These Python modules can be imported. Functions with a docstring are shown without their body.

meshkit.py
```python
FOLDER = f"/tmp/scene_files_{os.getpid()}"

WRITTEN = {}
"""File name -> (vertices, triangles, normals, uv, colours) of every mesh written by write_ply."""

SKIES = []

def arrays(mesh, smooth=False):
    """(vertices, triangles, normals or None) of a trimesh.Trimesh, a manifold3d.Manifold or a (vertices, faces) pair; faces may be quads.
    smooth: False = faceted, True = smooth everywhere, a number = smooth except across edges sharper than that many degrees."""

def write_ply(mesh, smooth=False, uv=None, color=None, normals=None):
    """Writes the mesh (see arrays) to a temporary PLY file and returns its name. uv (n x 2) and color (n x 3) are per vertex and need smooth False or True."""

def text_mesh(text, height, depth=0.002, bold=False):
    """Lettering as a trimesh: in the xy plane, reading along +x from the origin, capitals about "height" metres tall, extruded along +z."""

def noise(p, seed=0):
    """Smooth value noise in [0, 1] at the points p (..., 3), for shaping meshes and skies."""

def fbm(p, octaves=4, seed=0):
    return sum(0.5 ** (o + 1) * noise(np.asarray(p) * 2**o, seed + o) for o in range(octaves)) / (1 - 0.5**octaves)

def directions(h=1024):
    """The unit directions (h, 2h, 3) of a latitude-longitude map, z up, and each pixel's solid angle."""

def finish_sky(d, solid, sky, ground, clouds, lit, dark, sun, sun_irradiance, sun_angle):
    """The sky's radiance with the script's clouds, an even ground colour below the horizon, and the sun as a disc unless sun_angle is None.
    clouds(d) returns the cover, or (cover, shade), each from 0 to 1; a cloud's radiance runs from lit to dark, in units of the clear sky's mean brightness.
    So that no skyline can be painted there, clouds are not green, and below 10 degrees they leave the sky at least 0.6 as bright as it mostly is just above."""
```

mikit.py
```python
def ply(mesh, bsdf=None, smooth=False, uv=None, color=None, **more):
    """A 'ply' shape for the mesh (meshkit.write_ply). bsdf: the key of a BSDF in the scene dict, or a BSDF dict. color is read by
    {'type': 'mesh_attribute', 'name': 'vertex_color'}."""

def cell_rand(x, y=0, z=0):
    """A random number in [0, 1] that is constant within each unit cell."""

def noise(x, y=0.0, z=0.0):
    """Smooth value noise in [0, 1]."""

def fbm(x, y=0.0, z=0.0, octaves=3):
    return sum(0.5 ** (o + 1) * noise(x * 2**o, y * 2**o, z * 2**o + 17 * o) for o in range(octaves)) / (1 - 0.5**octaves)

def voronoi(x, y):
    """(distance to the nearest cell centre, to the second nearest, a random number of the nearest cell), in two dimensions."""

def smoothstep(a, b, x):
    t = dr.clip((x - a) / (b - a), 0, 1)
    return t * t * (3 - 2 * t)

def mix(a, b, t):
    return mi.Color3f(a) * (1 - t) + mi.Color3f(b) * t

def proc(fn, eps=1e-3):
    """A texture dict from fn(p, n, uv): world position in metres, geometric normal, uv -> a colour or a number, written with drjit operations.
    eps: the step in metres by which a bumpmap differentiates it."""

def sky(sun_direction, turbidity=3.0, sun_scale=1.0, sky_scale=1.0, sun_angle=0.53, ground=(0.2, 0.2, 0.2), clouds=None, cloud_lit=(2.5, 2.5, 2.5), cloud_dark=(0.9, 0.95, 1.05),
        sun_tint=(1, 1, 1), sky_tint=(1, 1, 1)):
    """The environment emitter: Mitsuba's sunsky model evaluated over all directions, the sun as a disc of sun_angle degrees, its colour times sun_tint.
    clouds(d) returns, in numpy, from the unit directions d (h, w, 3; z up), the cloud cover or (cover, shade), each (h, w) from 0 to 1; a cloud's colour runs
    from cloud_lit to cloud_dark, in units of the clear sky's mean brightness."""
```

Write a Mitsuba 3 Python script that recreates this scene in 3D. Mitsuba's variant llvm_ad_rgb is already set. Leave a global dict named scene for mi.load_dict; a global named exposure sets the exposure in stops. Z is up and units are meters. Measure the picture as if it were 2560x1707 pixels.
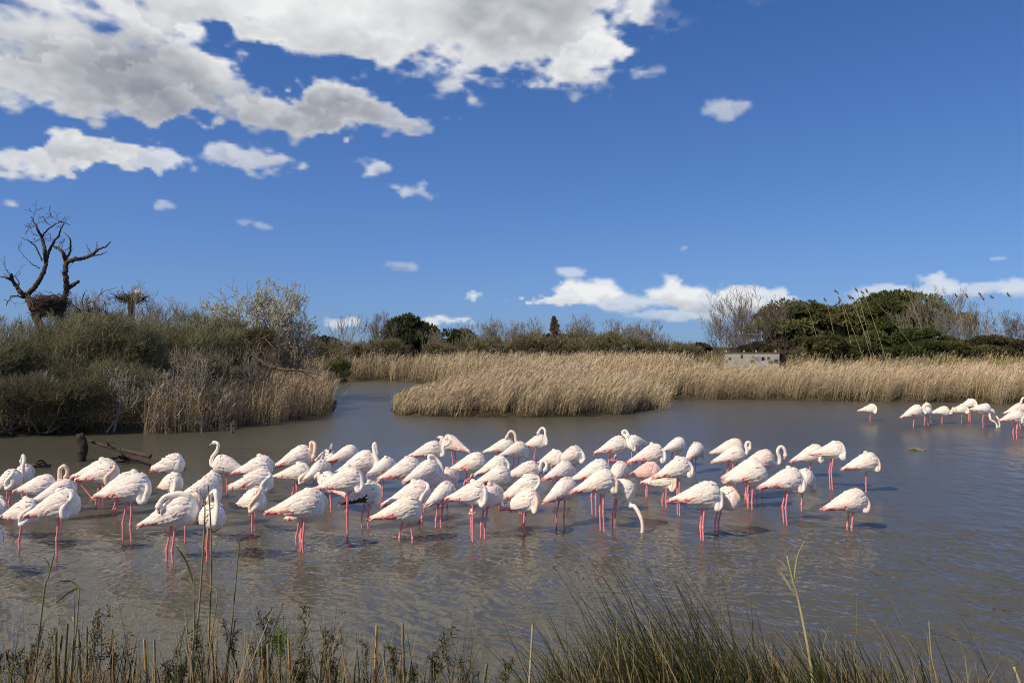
import math, random
import numpy as np, trimesh, manifold3d as m3, shapely
from scipy.spatial import cKDTree
import drjit as dr
import mitsuba as mi
import mikit, meshkit
from mikit import noise, fbm, smoothstep, mix, proc

T = mi.ScalarTransform4f
scene, labels = {}, {}

# ---------------------------------------------------------------- camera, sky, exposure
EYE_Z, FOCAL, HOR_Y, CEN_X = 2.7, 1850.0, 868.0, 1280.0
PITCH = math.degrees(math.atan((HOR_Y - 853.5) / FOCAL))
scene['camera'] = {'type': 'perspective', 'fov': 2 * math.degrees(math.atan(1280 / FOCAL)), 'fov_axis': 'x', 'near_clip': 0.1, 'far_clip': 6000.0,
                   'to_world': T().look_at(origin=[0, 0, EYE_Z], target=[0, 100, EYE_Z + 100 * math.tan(math.radians(PITCH))], up=[0, 0, 1])}
exposure = 1.6
SUN = (-0.60, -0.43, 0.66)

# clouds: (azimuth, elevation, half width, half height, weight) in degrees; azimuth 0 is straight over the lake
CLOUDS = [
    (-31.12, 20.63, 8.89, 3.03, 1.00),
    (-32.09, 16.98, 4.60, 1.96, 1.10),
    (-27.27, 18.17, 8.79, 2.57, 1.00),
    (-22.27, 18.86, 4.33, 2.37, 1.10),
    (-25.23, 16.94, 3.59, 1.40, 1.20),
    (-17.20, 23.33, 9.23, 2.44, 1.00),
    (-9.22, 24.02, 11.82, 3.33, 1.00),
    (-0.88, 23.45, 10.45, 3.55, 1.00),
    (4.84, 23.10, 5.02, 3.41, 1.00),
    (6.58, 20.49, 2.83, 1.94, 1.10),
    (-20.96, 21.73, 1.00, 0.60, -1.10),
    (-28.11, 16.63, 0.89, 0.66, -1.00),
    (-17.50, 20.76, 1.84, 0.62, -0.80),
    (-15.02, 20.20, 1.57, 0.57, -0.70),
    (-17.20, 16.87, 2.77, 1.47, 1.10),
    (-14.23, 18.08, 1.90, 1.83, 1.10),
    (-12.79, 17.44, 3.53, 1.50, 1.10),
    (-9.88, 16.94, 3.44, 1.09, 1.00),
    (-7.41, 16.58, 1.82, 0.55, 0.80),
    (-15.64, 29.22, 40.64, 5.93, 1.00),
    (-33.29, 11.82, 4.24, 1.35, 1.25),
    (-30.37, 12.58, 3.26, 1.27, 1.20),
    (-28.19, 12.89, 3.67, 1.41, 1.25),
    (-25.23, 12.64, 2.34, 0.93, 1.10),
    (-18.72, 13.46, 2.00, 0.97, 1.10),
    (-21.25, 13.55, 1.46, 0.71, 0.95),
    (-10.69, 13.51, 1.95, 0.75, 1.00),
    (-7.90, 12.02, 2.38, 0.64, 1.05),
    (-25.37, 9.58, 0.72, 0.41, 0.85),
    (-19.32, 8.85, 1.02, 0.34, 0.75),
    (-9.06, 6.45, 1.12, 0.39, 0.90),
    (4.41, 5.71, 1.01, 0.47, 1.00),
    (15.43, 17.25, 1.32, 0.74, 0.95),
    (16.83, 17.19, 0.93, 0.53, 0.80),
    (11.12, 19.33, 1.46, 1.06, 0.85),
    (10.63, 24.21, 0.98, 1.24, 0.75),
    (13.05, 7.43, 0.83, 0.23, 0.70),
    (33.36, 5.74, 0.61, 0.25, 0.70),
    (0.30, 3.55, 2.19, 0.87, 1.05),
    (3.67, 3.48, 1.85, 0.94, 1.00),
    (5.85, 3.80, 2.00, 1.14, 1.05),
    (8.17, 3.18, 2.81, 0.60, 1.05),
    (12.25, 3.86, 2.25, 1.11, 1.05),
    (14.32, 3.44, 2.37, 0.85, 1.00),
    (16.52, 3.47, 2.48, 1.03, 1.05),
    (18.81, 3.23, 1.66, 0.83, 1.00),
    (14.01, 2.34, 3.81, 0.49, 0.95),
    (10.79, 2.30, 1.95, 0.33, 0.80),
    (-5.91, 1.86, 2.27, 0.80, 1.00),
    (30.07, 3.89, 1.77, 0.70, 0.95),
    (32.05, 3.58, 1.45, 0.46, 0.85),
    (33.94, 3.62, 1.51, 0.61, 0.95),
    (26.41, 3.72, 1.89, 0.54, 0.85),
    (-12.79, 1.72, 1.47, 0.72, 0.80),
    (-2.73, 3.95, 1.01, 0.34, 0.80),
]


def clouds(d):
    shape = d.shape[:2]; d = d.reshape(-1, 3)
    az = np.degrees(np.arctan2(d[:, 0], d[:, 1])); el = np.degrees(np.arcsin(np.clip(d[:, 2], -1, 1)))
    d0el = el
    w = np.stack([meshkit.fbm(d * 7 + 3, 2, 5), meshkit.fbm(d * 7 + 31, 2, 6), meshkit.fbm(d * 7 + 57, 2, 7)], -1) - .5
    top, env, rel, op = np.zeros(az.shape), np.zeros(az.shape), np.zeros(az.shape), np.ones(az.shape)
    fr = np.where((np.abs(az) < 50) & (el > -1) & (el < 45))[0]; pf = d[fr] * [1, 1, 1.5]
    w3 = np.zeros((len(az), 2)); w3[fr] = np.stack([meshkit.fbm(pf * 38 + 5, 4, 25), meshkit.fbm(pf * 38 + 41, 4, 26)], -1) - .5
    for a, e, ra, re, wt in CLOUDS:
        k = min(1.0, re / 2.6) * .75 + .08
        r2 = ((az + w[:, 0] * 9 * k + w3[:, 0] * min(5, 2.4 * ra) - a) / ra / 1.3) ** 2 + ((el + w[:, 1] * 6 * k + w3[:, 1] * min(4, 2.2 * re) - e) / re / 1.3) ** 2
        q = wt * np.maximum(0, 1 - r2)
        if wt > 0:
            hit = q > top; rel = np.where(hit, np.clip((el - e) / re, -1, 1), rel); op = np.where(hit, np.clip(.25 + re / 1.9, .3, 1) if e > 8 else np.clip(.22 + re / 1.5, .3, 1), op); top = np.maximum(top, q)
        env = env + q
    env = np.where(env > 0, .55 * np.minimum(top, env) + .6 * np.minimum(env, 1.9) - .47, -1.5)
    # away from the photograph the same fair-weather cumulus goes on
    big = meshkit.fbm(d * np.array([1, 1, 1.7]) * 3.6 + 9, 3, 21)
    out = np.clip(np.maximum((np.abs(az) - 41) / 10, (el - 33) / 10), 0, 1)
    left = np.clip((20 - az * np.where(np.abs(az) < 90, 1, 0)) / 60, 0, 1)
    far = np.clip((big - .56 + .08 * left) * 6, -1.5, 1) - .25 * (el < 12)
    env = env * (1 - out) + np.maximum(far, -1.5) * out; rel = rel * (1 - out)
    m = env > -.6
    p, w, env, rel, el, op = d[m] * [1, 1, 1.5], w[m], env[m], rel[m], el[m], op[m]
    w2 = np.stack([meshkit.fbm(p * 34 + 3, 3, 15), meshkit.fbm(p * 34 + 31, 3, 16), meshkit.fbm(p * 34 + 57, 3, 17)], -1) - .5

    def density(q):
        a = meshkit.fbm((q + w * .07) * 10, 6, 11) - .5
        b = .5 - np.abs(meshkit.fbm((q + w2 * .030) * 24, 4, 12) * 2 - 1) * 1.6      # billows
        return 2.3 * a + .62 * (b - .2)
    n = density(p)
    up = p.copy(); up[:, 2] += .028; up[:, 0] -= .012
    relief = density(up) - n
    f = env + n * np.clip(1.65 - .9 * env, .45, 1.65)
    base = np.clip((el - 6) / 10, 0, 1)
    soft = .24 + .56 * base
    cover = np.clip((f - .02) / soft, 0, 1); cover = cover * cover * (3 - 2 * cover)
    cover = cover * (el > .2) * np.clip(.46 + env * 1.2, .10, 1) * op
    thick = np.clip(f / 1.25, 0, 1)
    patch = (meshkit.fbm((p + w * .12) * 4.6 + 70, 3, 31) - .5) * 4.2
    shade = np.clip(.06 + base * (.10 + .34 * thick ** 1.5 + patch * .42) + relief * (.30 + .45 * (1 - base)) - rel * (.20 + .18 * (1 - base)) - .2 * (1 - thick) * base, 0, 1)
    air = .17 * np.exp(-np.clip(d0el, 0, 90) / 8.0)          # pale haze towards the horizon, all round
    C, S = air.copy(), np.full(len(m), .45)
    C[m] = air[m] * (1 - cover) + cover; S[m] = (S[m] * air[m] * (1 - cover) + shade * cover) / np.maximum(C[m], 1e-6)
    return C.reshape(shape), S.reshape(shape)


scene['sky'] = mikit.sky(SUN, turbidity=2.4, clouds=clouds, cloud_lit=(4.6, 4.65, 4.65), cloud_dark=(1.35, 1.5, 1.78), sky_tint=(.42, .66, 1.05), sky_scale=.92, sun_tint=(1.0, .98, .93))

# ---------------------------------------------------------------- materials
VC = {'type': 'mesh_attribute', 'name': 'vertex_color'}
scene['dry_bsdf'] = {'type': 'twosided', 'b': {'type': 'diffuse', 'reflectance': VC}}
scene['leaf_bsdf'] = {'type': 'principledthin', 'base_color': VC, 'roughness': .6, 'diff_trans': .7, 'spec_trans': 0.0, 'eta': 1.3}
scene['feather_bsdf'] = {'type': 'twosided', 'b': {'type': 'principled', 'base_color': VC, 'roughness': .75, 'specular': .25, 'sheen': .15}}
scene['horn_bsdf'] = {'type': 'twosided', 'b': {'type': 'principled', 'base_color': VC, 'roughness': .4, 'specular': .4}}


def mud(p, n, uv):
    a = fbm(p.x * 1.3, p.y * 1.3, p.z * 2, 4)
    b = noise(p.x * 14, p.y * 14, p.z * 14)
    return mix((.030, .026, .019), (.085, .072, .05), smoothstep(.3, .7, a * .7 + b * .3))


scene['mud_bsdf'] = {'type': 'twosided', 'b': {'type': 'diffuse', 'reflectance': proc(mud)}}
WATER = (.085, .085, .067)
for nm, al in (('water_near_bsdf', .008), ('water_mid_bsdf', .045), ('water_far_bsdf', .08)):
    scene[nm] = {'type': 'roughplastic', 'distribution': 'ggx', 'alpha': al, 'int_ior': 1.33, 'diffuse_reflectance': {'type': 'rgb', 'value': WATER}}


# ---------------------------------------------------------------- helpers
def num(key):
    if key not in scene and key not in USED:
        USED.add(key); return key
    k = 1
    while f'{key}_{k:03d}' in USED:
        k += 1
    USED.add(f'{key}_{k:03d}')
    return f'{key}_{k:03d}'


USED = set()


def thing(name, label=None, cat=None, group=None, kind=None):
    k = num(name); labels[k] = {}
    for a, b in (('label', label), ('category', cat), ('group', group), ('kind', kind)):
        if b: labels[k][a] = b
    return k


def add(key, V, F, bsdf, C=None, smooth=False):
    key = num(key) if key not in labels else key
    if C is not None:
        scene[key] = mikit.ply((V, F), bsdf, smooth=smooth, color=np.clip(np.broadcast_to(C, (len(V), 3)), 0, 1))
    else:
        scene[key] = mikit.ply((V, F), bsdf, smooth=smooth)
    return key


def cat(parts):
    V, F, C, o = [], [], [], 0
    for v, f, c in parts:
        V.append(v); F.append(np.asarray(f) + o); C.append(np.broadcast_to(c, (len(v), 3))); o += len(v)
    return np.vstack(V), np.vstack(F), np.vstack(C)


def at(px, py, y):
    """the point at depth y (metres over the lake) on the sight line of a pixel of the 2560 wide photograph: used once, to survey the place"""
    return np.array([(px - CEN_X) / FOCAL * y, y, EYE_Z - (py - HOR_Y) / FOCAL * y])


def on_water(px, py):
    return at(px, py, EYE_Z * FOCAL / (py - HOR_Y))[:2]


def blades(base, h, lean, w, az, c0, c1, k=2, bend=1.5, tip=.25):
    N = len(base); h, w, az = (np.broadcast_to(np.asarray(x, float), (N,)) for x in (h, w, az))
    c0, c1, lean = (np.broadcast_to(np.asarray(x, float), (N, m)) for x, m in ((c0, 3), (c1, 3), (lean, 2)))
    t = np.linspace(0, 1, k + 1)
    P = base[:, None, :] + np.concatenate([lean[:, None, :] * (t ** bend)[None, :, None], (h[:, None] * t[None])[..., None]], -1)
    s = np.stack([np.cos(az), np.sin(az), np.zeros(N)], -1)[:, None] * (w[:, None] * (1 - (1 - tip) * t[None]) / 2)[..., None]
    V = np.stack([P - s, P + s], 2).reshape(-1, 3)
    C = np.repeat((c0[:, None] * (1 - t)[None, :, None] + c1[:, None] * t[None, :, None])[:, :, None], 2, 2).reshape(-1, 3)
    b = (np.arange(N) * (k + 1) * 2)[:, None] + (np.arange(k) * 2)[None]
    F = np.stack([b, b + 1, b + 3, b, b + 3, b + 2], -1).reshape(-1, 3)
    return V, F, C


def segs(P0, P1, R0, R1, sides=4):
    P0, P1 = np.asarray(P0, float), np.asarray(P1, float)
    t = P1 - P0; L = np.linalg.norm(t, axis=1, keepdims=True); t = t / np.maximum(L, 1e-9)
    P1 = P1 + t * np.minimum(np.asarray(R1)[:, None], L * .3)
    a = np.cross(t, np.where(np.abs(t[:, 2:]) < .9, [0, 0, 1.], [1., 0, 0])); a /= np.linalg.norm(a, axis=1, keepdims=True)
    b = np.cross(t, a); an = np.arange(sides) * 2 * np.pi / sides
    o = np.cos(an)[None, :, None] * a[:, None] + np.sin(an)[None, :, None] * b[:, None]
    V = np.stack([P0[:, None] + o * np.asarray(R0)[:, None, None], P1[:, None] + o * np.asarray(R1)[:, None, None]], 1)
    N = len(P0); i = np.arange(sides); j = (i + 1) % sides
    f = np.vstack([np.stack([i, j, j + sides], 1), np.stack([i, j + sides, i + sides], 1)])
    return V.reshape(-1, 3), (f[None] + (np.arange(N) * 2 * sides)[:, None, None]).reshape(-1, 3)


def spline(P, n):
    P = np.asarray(P, float)
    if len(P) < 3:
        return P[0] + (P[-1] - P[0]) * np.linspace(0, 1, n)[:, None]
    Q = np.vstack([2 * P[0] - P[1], P, 2 * P[-1] - P[-2]]); m = len(P) - 1
    u = np.linspace(0, m, n); i = np.minimum(u.astype(int), m - 1); t = (u - i)[:, None]
    a, b, c, d = Q[i], Q[i + 1], Q[i + 2], Q[i + 3]
    return .5 * (2 * b + (c - a) * t + (2 * a - 5 * b + 4 * c - d) * t ** 2 + (3 * b - a - 3 * c + d) * t ** 3)


def tube(P, R, sides=8, flat=1.0):
    """closed tube along the points with parallel-transported rings; returns V, F"""
    P = np.asarray(P, float); R = np.broadcast_to(np.asarray(R, float), (len(P),)); n = len(P)
    t = np.gradient(P, axis=0); t /= np.linalg.norm(t, axis=1, keepdims=True) + 1e-12
    a = np.cross(t[0], [0, 0, 1.] if abs(t[0][2]) < .9 else [0, 1., 0]); a /= np.linalg.norm(a)
    V = []; an = np.arange(sides) * 2 * np.pi / sides
    for k in range(n):
        a = a - t[k] * (a @ t[k]); a /= np.linalg.norm(a); b = np.cross(t[k], a)
        V.append(P[k] + R[k] * (np.cos(an)[:, None] * a + np.sin(an)[:, None] * b * flat))
    V = np.vstack(V + [P[:1], P[-1:]]); i = np.arange(sides); j = (i + 1) % sides; F = []
    for k in range(n - 1):
        F += [np.stack([i + k * sides, j + k * sides, j + (k + 1) * sides], 1), np.stack([i + k * sides, j + (k + 1) * sides, i + (k + 1) * sides], 1)]
    F += [np.stack([j, i, i * 0 + n * sides], 1), np.stack([i + (n - 1) * sides, j + (n - 1) * sides, i * 0 + n * sides + 1], 1)]
    return V, np.vstack(F)


def rnd(seed):
    return np.random.default_rng(seed)

# ---------------------------------------------------------------- ground and water
W_ = on_water
LEFT_SHORE = [W_(x, y) for x, y in ((-700, 1090), (-200, 1094), (0, 1091), (120, 1088), (250, 1079), (480, 1080), (600, 1067), (640, 1059), (760, 1046), (828, 1031), (845, 1015), (842, 1002), (800, 985))]
LEFT_BANK = shapely.Polygon(LEFT_SHORE + [np.array([-14., 44]), np.array([-24, 46.]), np.array([-70., 44])])
MID_SHORE = [W_(x, y) for x, y in ((1050, 957), (1096, 966), (1085, 985), (1040, 1000), (990, 1014), (974, 1027), (1000, 1036), (1100, 1042), (1280, 1043), (1450, 1042), (1560, 1036), (1640, 1024), (1650, 1010), (1655, 997), (1800, 998), (2000, 1001), (2300, 1005), (2560, 1010), (2900, 1016))]
BACK_SHORE = [W_(x, y) for x, y in ((-900, 956), (300, 954), (760, 952), (960, 951))]
MAIN_LAND = shapely.Polygon(BACK_SHORE + MID_SHORE + [np.array([80., 34]), np.array([80., 140]), np.array([-120, 140.]), np.array([-120., 62])])


def land_distance(x, y):
    p = shapely.points(x, y)
    best = np.full(np.shape(x), -9.0)
    for poly in (LEFT_BANK, MAIN_LAND):
        dist = shapely.distance(poly.boundary, p)
        best = np.maximum(best, np.where(shapely.contains_xy(poly, x, y), dist, -dist))
    return best


def ground_z(x, y):
    sd = land_distance(x, y)
    z = np.clip(sd * .30, -.55, .22) + np.clip((sd - 3) * .02, 0, .15)
    bank = np.interp(y, [-50, 3.0, 3.8, 5.2, 6.2], [1.25, 1.25, .95, 0, -.5])
    z = np.where(y < 6.2, np.maximum(z, bank), z)
    return z + (meshkit.fbm(np.stack([x * .9, y * .9, x * 0], -1), 3, 3) - .5) * .10


def grid(xs, ys, zf):
    X, Y = np.meshgrid(xs, ys); x, y = X.ravel(), Y.ravel()
    V = np.stack([x, y, zf(x, y)], -1); nx, ny = len(xs), len(ys)
    i = (np.arange(ny - 1)[:, None] * nx + np.arange(nx - 1)[None]).ravel()
    return V, np.vstack([np.stack([i, i + 1, i + nx + 1], 1), np.stack([i, i + nx + 1, i + nx], 1)])


gx = np.concatenate([[-3000, -1500, -600, -250, -120], np.arange(-70, 70.1, 1.0), [120, 250, 600, 1500, 3000]])
gy = np.concatenate([[-3000, -800, -150, -40], np.arange(-12, 2, 2.0), np.arange(2, 8, .4), np.arange(8, 75, 1.0), [85, 100, 140, 250, 600, 1500, 3000, 5000]])
V, F = grid(gx, gy, ground_z)
labels['ground'] = {'kind': 'structure'}
add('ground', V, F, 'mud_bsdf', smooth=True)

_r = rnd(8)
WAVES = []
for i in range(46):
    lam = math.exp(_r.uniform(math.log(.058), math.log(.5)))
    ang = math.radians(36) + _r.normal(0, .42)
    WAVES.append((2 * math.pi / lam * math.cos(ang), 2 * math.pi / lam * math.sin(ang), _r.uniform(0, 6.28), .0030 * lam ** .92, lam))
for i in range(10):   # longer, lower waves that still show far out
    lam = _r.uniform(.55, 1.1); ang = math.radians(36) + _r.normal(0, .5)
    WAVES.append((2 * math.pi / lam * math.cos(ang), 2 * math.pi / lam * math.sin(ang), _r.uniform(0, 6.28), .0024 * lam, lam))
for i in range(16):   # cross chop
    lam = math.exp(_r.uniform(math.log(.08), math.log(.3))); ang = _r.uniform(0, 6.28)
    WAVES.append((2 * math.pi / lam * math.cos(ang), 2 * math.pi / lam * math.sin(ang), _r.uniform(0, 6.28), .0030 * lam, lam))


def wave_z(spacing):
    def f(x, y):
        wx = x + .12 * np.sin(y * 1.7 + .6 * np.sin(x * .9)) + .05 * np.sin(x * 5.1 + y * 3.3)
        wy = y + .12 * np.sin(x * 1.3 + .8 * np.sin(y * 1.1)) + .05 * np.sin(y * 4.3 - x * 4.1)
        gust = .35 + 1.3 * meshkit.fbm(np.stack([x * .35, y * .22, x * 0], -1), 3, 77)
        gust = gust * np.interp(x / np.maximum(y, 1), [-.3, .15, .55], [.58, .75, 1.25])      # the breeze reaches the open right side
        gust = gust * np.interp(y, [12, 20, 40], [1, .55, .5])      # calmer towards the sheltered far shore
        z = np.zeros_like(x)
        for kx, ky, ph, a, lam in WAVES:
            if lam > 2.6 * spacing:
                z += a * (2.1 if lam < .13 else .85) * (2 * (.5 + .5 * np.sin(kx * wx + ky * wy + ph)) ** 1.7 - .8)
        return z * gust
    return f


labels['water'] = {'kind': 'structure'}
tiles = [(-9.5, 9.5, 4.6, 11.0, .023, 'water_near_bsdf'), (-20, 20, 11.0, 20.0, .056, 'water_mid_bsdf'), (-60, 60, 20.0, 68.0, .20, 'water_far_bsdf')]
side = [(-60.0, -9.5, 4.6, 11.0, .4, 'water_far_bsdf'), (9.5, 60.0, 4.6, 11.0, .4, 'water_far_bsdf'), (-60.0, -20.0, 11.0, 20.0, .4, 'water_far_bsdf'), (20.0, 60.0, 11.0, 20.0, .4, 'water_far_bsdf')]
for n_, (x0, x1, y0, y1, s, b) in enumerate(tiles + side):
    xs, ys = np.linspace(x0, x1, int(round((x1 - x0) / s)) + 1), np.linspace(y0, y1, int(round((y1 - y0) / s)) + 1)
    V, F = grid(xs, ys, wave_z(s))
    e = np.minimum(1, np.maximum(0, np.minimum.reduce([V[:, 1] - y0 + (9 if y0 < 5 else 0), y1 - V[:, 1], V[:, 0] - x0 + (9 if x0 < -50 else 0), x1 - V[:, 0] + (9 if x1 > 50 else 0)]) / (3 * s)))
    V[:, 2] *= e      # the sheets meet level along their seams
    add('water__sheet' if n_ == 0 else f'water__sheet_{n_:03d}', V, F, b, smooth=True)

# ---------------------------------------------------------------- vegetation
ORD = ['first', 'second', 'third', 'fourth', 'fifth', 'sixth', 'seventh', 'eighth', 'ninth', 'tenth'] + ['eleventh', 'twelfth', 'thirteenth', 'fourteenth', 'fifteenth', 'sixteenth', 'seventeenth', 'eighteenth', 'nineteenth', 'twentieth'] + ['twenty-' + q for q in ('first', 'second', 'third', 'fourth', 'fifth', 'sixth', 'seventh', 'eighth', 'ninth')]
def rough(V, f, a):
    return V + (np.stack([meshkit.fbm(V * f, 3, q) for q in (2, 12, 22)], -1) - .5) * a


def jitter(c, n, r, s=.18, hue=.05):
    return np.array(c)[None] * (1 + r.uniform(-s, s, (n, 1))) * (1 + r.uniform(-hue, hue, (n, 3)))


def scatter_in(poly, n, r):
    x0, y0, x1, y1 = poly.bounds; out = []
    while sum(map(len, out)) < n:
        p = np.stack([r.uniform(x0, x1, 4 * n), r.uniform(y0, y1, 4 * n)], 1)
        k = shapely.contains_xy(poly, p[:, 0], p[:, 1]); wob = np.stack([meshkit.noise(np.column_stack([p * 1.1, p[:, :1] * 0]), 61), meshkit.noise(np.column_stack([p * 1.1, p[:, :1] * 0]), 62)], 1) - .5; out.append((p + wob * 1.3)[k])
    return np.vstack(out)[:n]


def reeds(xy, hmin, hmax, c0, c1, r, lean=(.22, .0), plume=.6, leaf=2, w=.011, mess=.12, edge=None, z0=None):
    n = len(xy); z = np.maximum(ground_z(xy[:, 0], xy[:, 1]), -.3) if z0 is None else np.full(n, z0)
    clump = meshkit.noise(np.stack([xy[:, 0] * .8, xy[:, 1] * .8, xy[:, 0] * 0], -1), 5)
    h = r.uniform(hmin, hmax, n) * (.82 + .36 * clump) - z * .3
    if edge is not None: h = h * edge
    base = np.column_stack([xy, z - .02])
    ln = np.column_stack([h * (lean[0] + r.normal(0, mess, n)), h * (lean[1] + r.normal(0, mess, n))])
    az = r.uniform(0, np.pi, n); fine = meshkit.noise(np.stack([xy[:, 0] * 2.7, xy[:, 1] * 2.7, xy[:, 0] * 0], -1), 15); h = h * (.80 + .30 * fine) * np.where(r.uniform(size=n) < .12, r.uniform(.3, .8, n), 1); bent = r.uniform(size=n) < .07; ln[bent] *= r.uniform(1.8, 3.4, (int(bent.sum()), 1)); h = np.where(bent, h * .75, h)
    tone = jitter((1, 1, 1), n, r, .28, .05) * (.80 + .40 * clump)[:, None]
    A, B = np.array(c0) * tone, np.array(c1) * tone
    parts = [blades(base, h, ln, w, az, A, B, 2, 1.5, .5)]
    for q in range(leaf):
        t = r.uniform(.25, .9, n)[:, None]
        p = base + np.column_stack([ln * t ** 1.5, h * t[:, 0]])
        a2 = r.uniform(0, 2 * np.pi, n); l2 = r.uniform(.15, .42, n) * np.minimum(1, h)
        parts.append(blades(p, l2 * r.uniform(.1, .9, n), np.column_stack([l2 * (np.cos(a2) * .6 + lean[0] * 1.6), l2 * np.sin(a2) * .6]), w * 1.3, r.uniform(0, np.pi, n), A * 1.05, B * 1.1, 1, 1.0, .15))
    if plume:
        m = r.uniform(0, 1, n) < plume
        k = int(m.sum()); tp = base[m] + np.column_stack([ln[m], h[m]]) - [0, 0, .02]
        l3 = r.uniform(.12, .28, k)
        parts.append(blades(tp, l3 * .75, np.column_stack([l3 * .6, r.normal(0, .03, k)]), .034, r.uniform(0, np.pi, k), jitter((.42, .34, .25), k, r), jitter((.50, .42, .32), k, r), 2, 1.2, .1))
    return cat(parts)


# --- reed beds (nobody could count them)
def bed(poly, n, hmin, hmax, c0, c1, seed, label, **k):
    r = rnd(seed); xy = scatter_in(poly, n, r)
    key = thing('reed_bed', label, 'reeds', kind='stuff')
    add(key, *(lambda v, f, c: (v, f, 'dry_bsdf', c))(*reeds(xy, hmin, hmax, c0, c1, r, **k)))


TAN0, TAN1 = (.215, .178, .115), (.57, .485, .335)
box = shapely.box
island = MAIN_LAND.intersection(box(-12, 26, 9.5, 46))
front = island.difference(island.buffer(-.0).intersection(box(-12, 33, 9.5, 46)))
r_ = rnd(100)
xy = np.vstack([scatter_in(front, 7500, r_), scatter_in(island.intersection(box(-12, 33, 9.5, 46)), 7500, r_)])
edge = (.50 + .50 * np.clip(land_distance(xy[:, 0], xy[:, 1]) / 4.0, 0, 1)) * np.interp(xy[:, 0] / xy[:, 1], [-.17, -.09, .01], [.58, .66, .97])
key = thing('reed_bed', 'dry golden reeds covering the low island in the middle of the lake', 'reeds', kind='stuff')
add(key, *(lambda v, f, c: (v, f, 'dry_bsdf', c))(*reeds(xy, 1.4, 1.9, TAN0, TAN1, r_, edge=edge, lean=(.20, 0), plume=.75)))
right_strip = MAIN_LAND.intersection(box(7.5, 30, 34, 43.6))
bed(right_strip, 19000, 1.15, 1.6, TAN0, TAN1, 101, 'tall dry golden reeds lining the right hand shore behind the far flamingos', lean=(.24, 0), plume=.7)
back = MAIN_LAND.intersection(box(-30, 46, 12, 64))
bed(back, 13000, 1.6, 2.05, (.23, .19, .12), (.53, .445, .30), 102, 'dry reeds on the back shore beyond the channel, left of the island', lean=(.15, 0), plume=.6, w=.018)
rear_right = MAIN_LAND.intersection(box(9, 44.2, 40, 50)).difference(box(12, 40, 17.5, 44.9))
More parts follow.
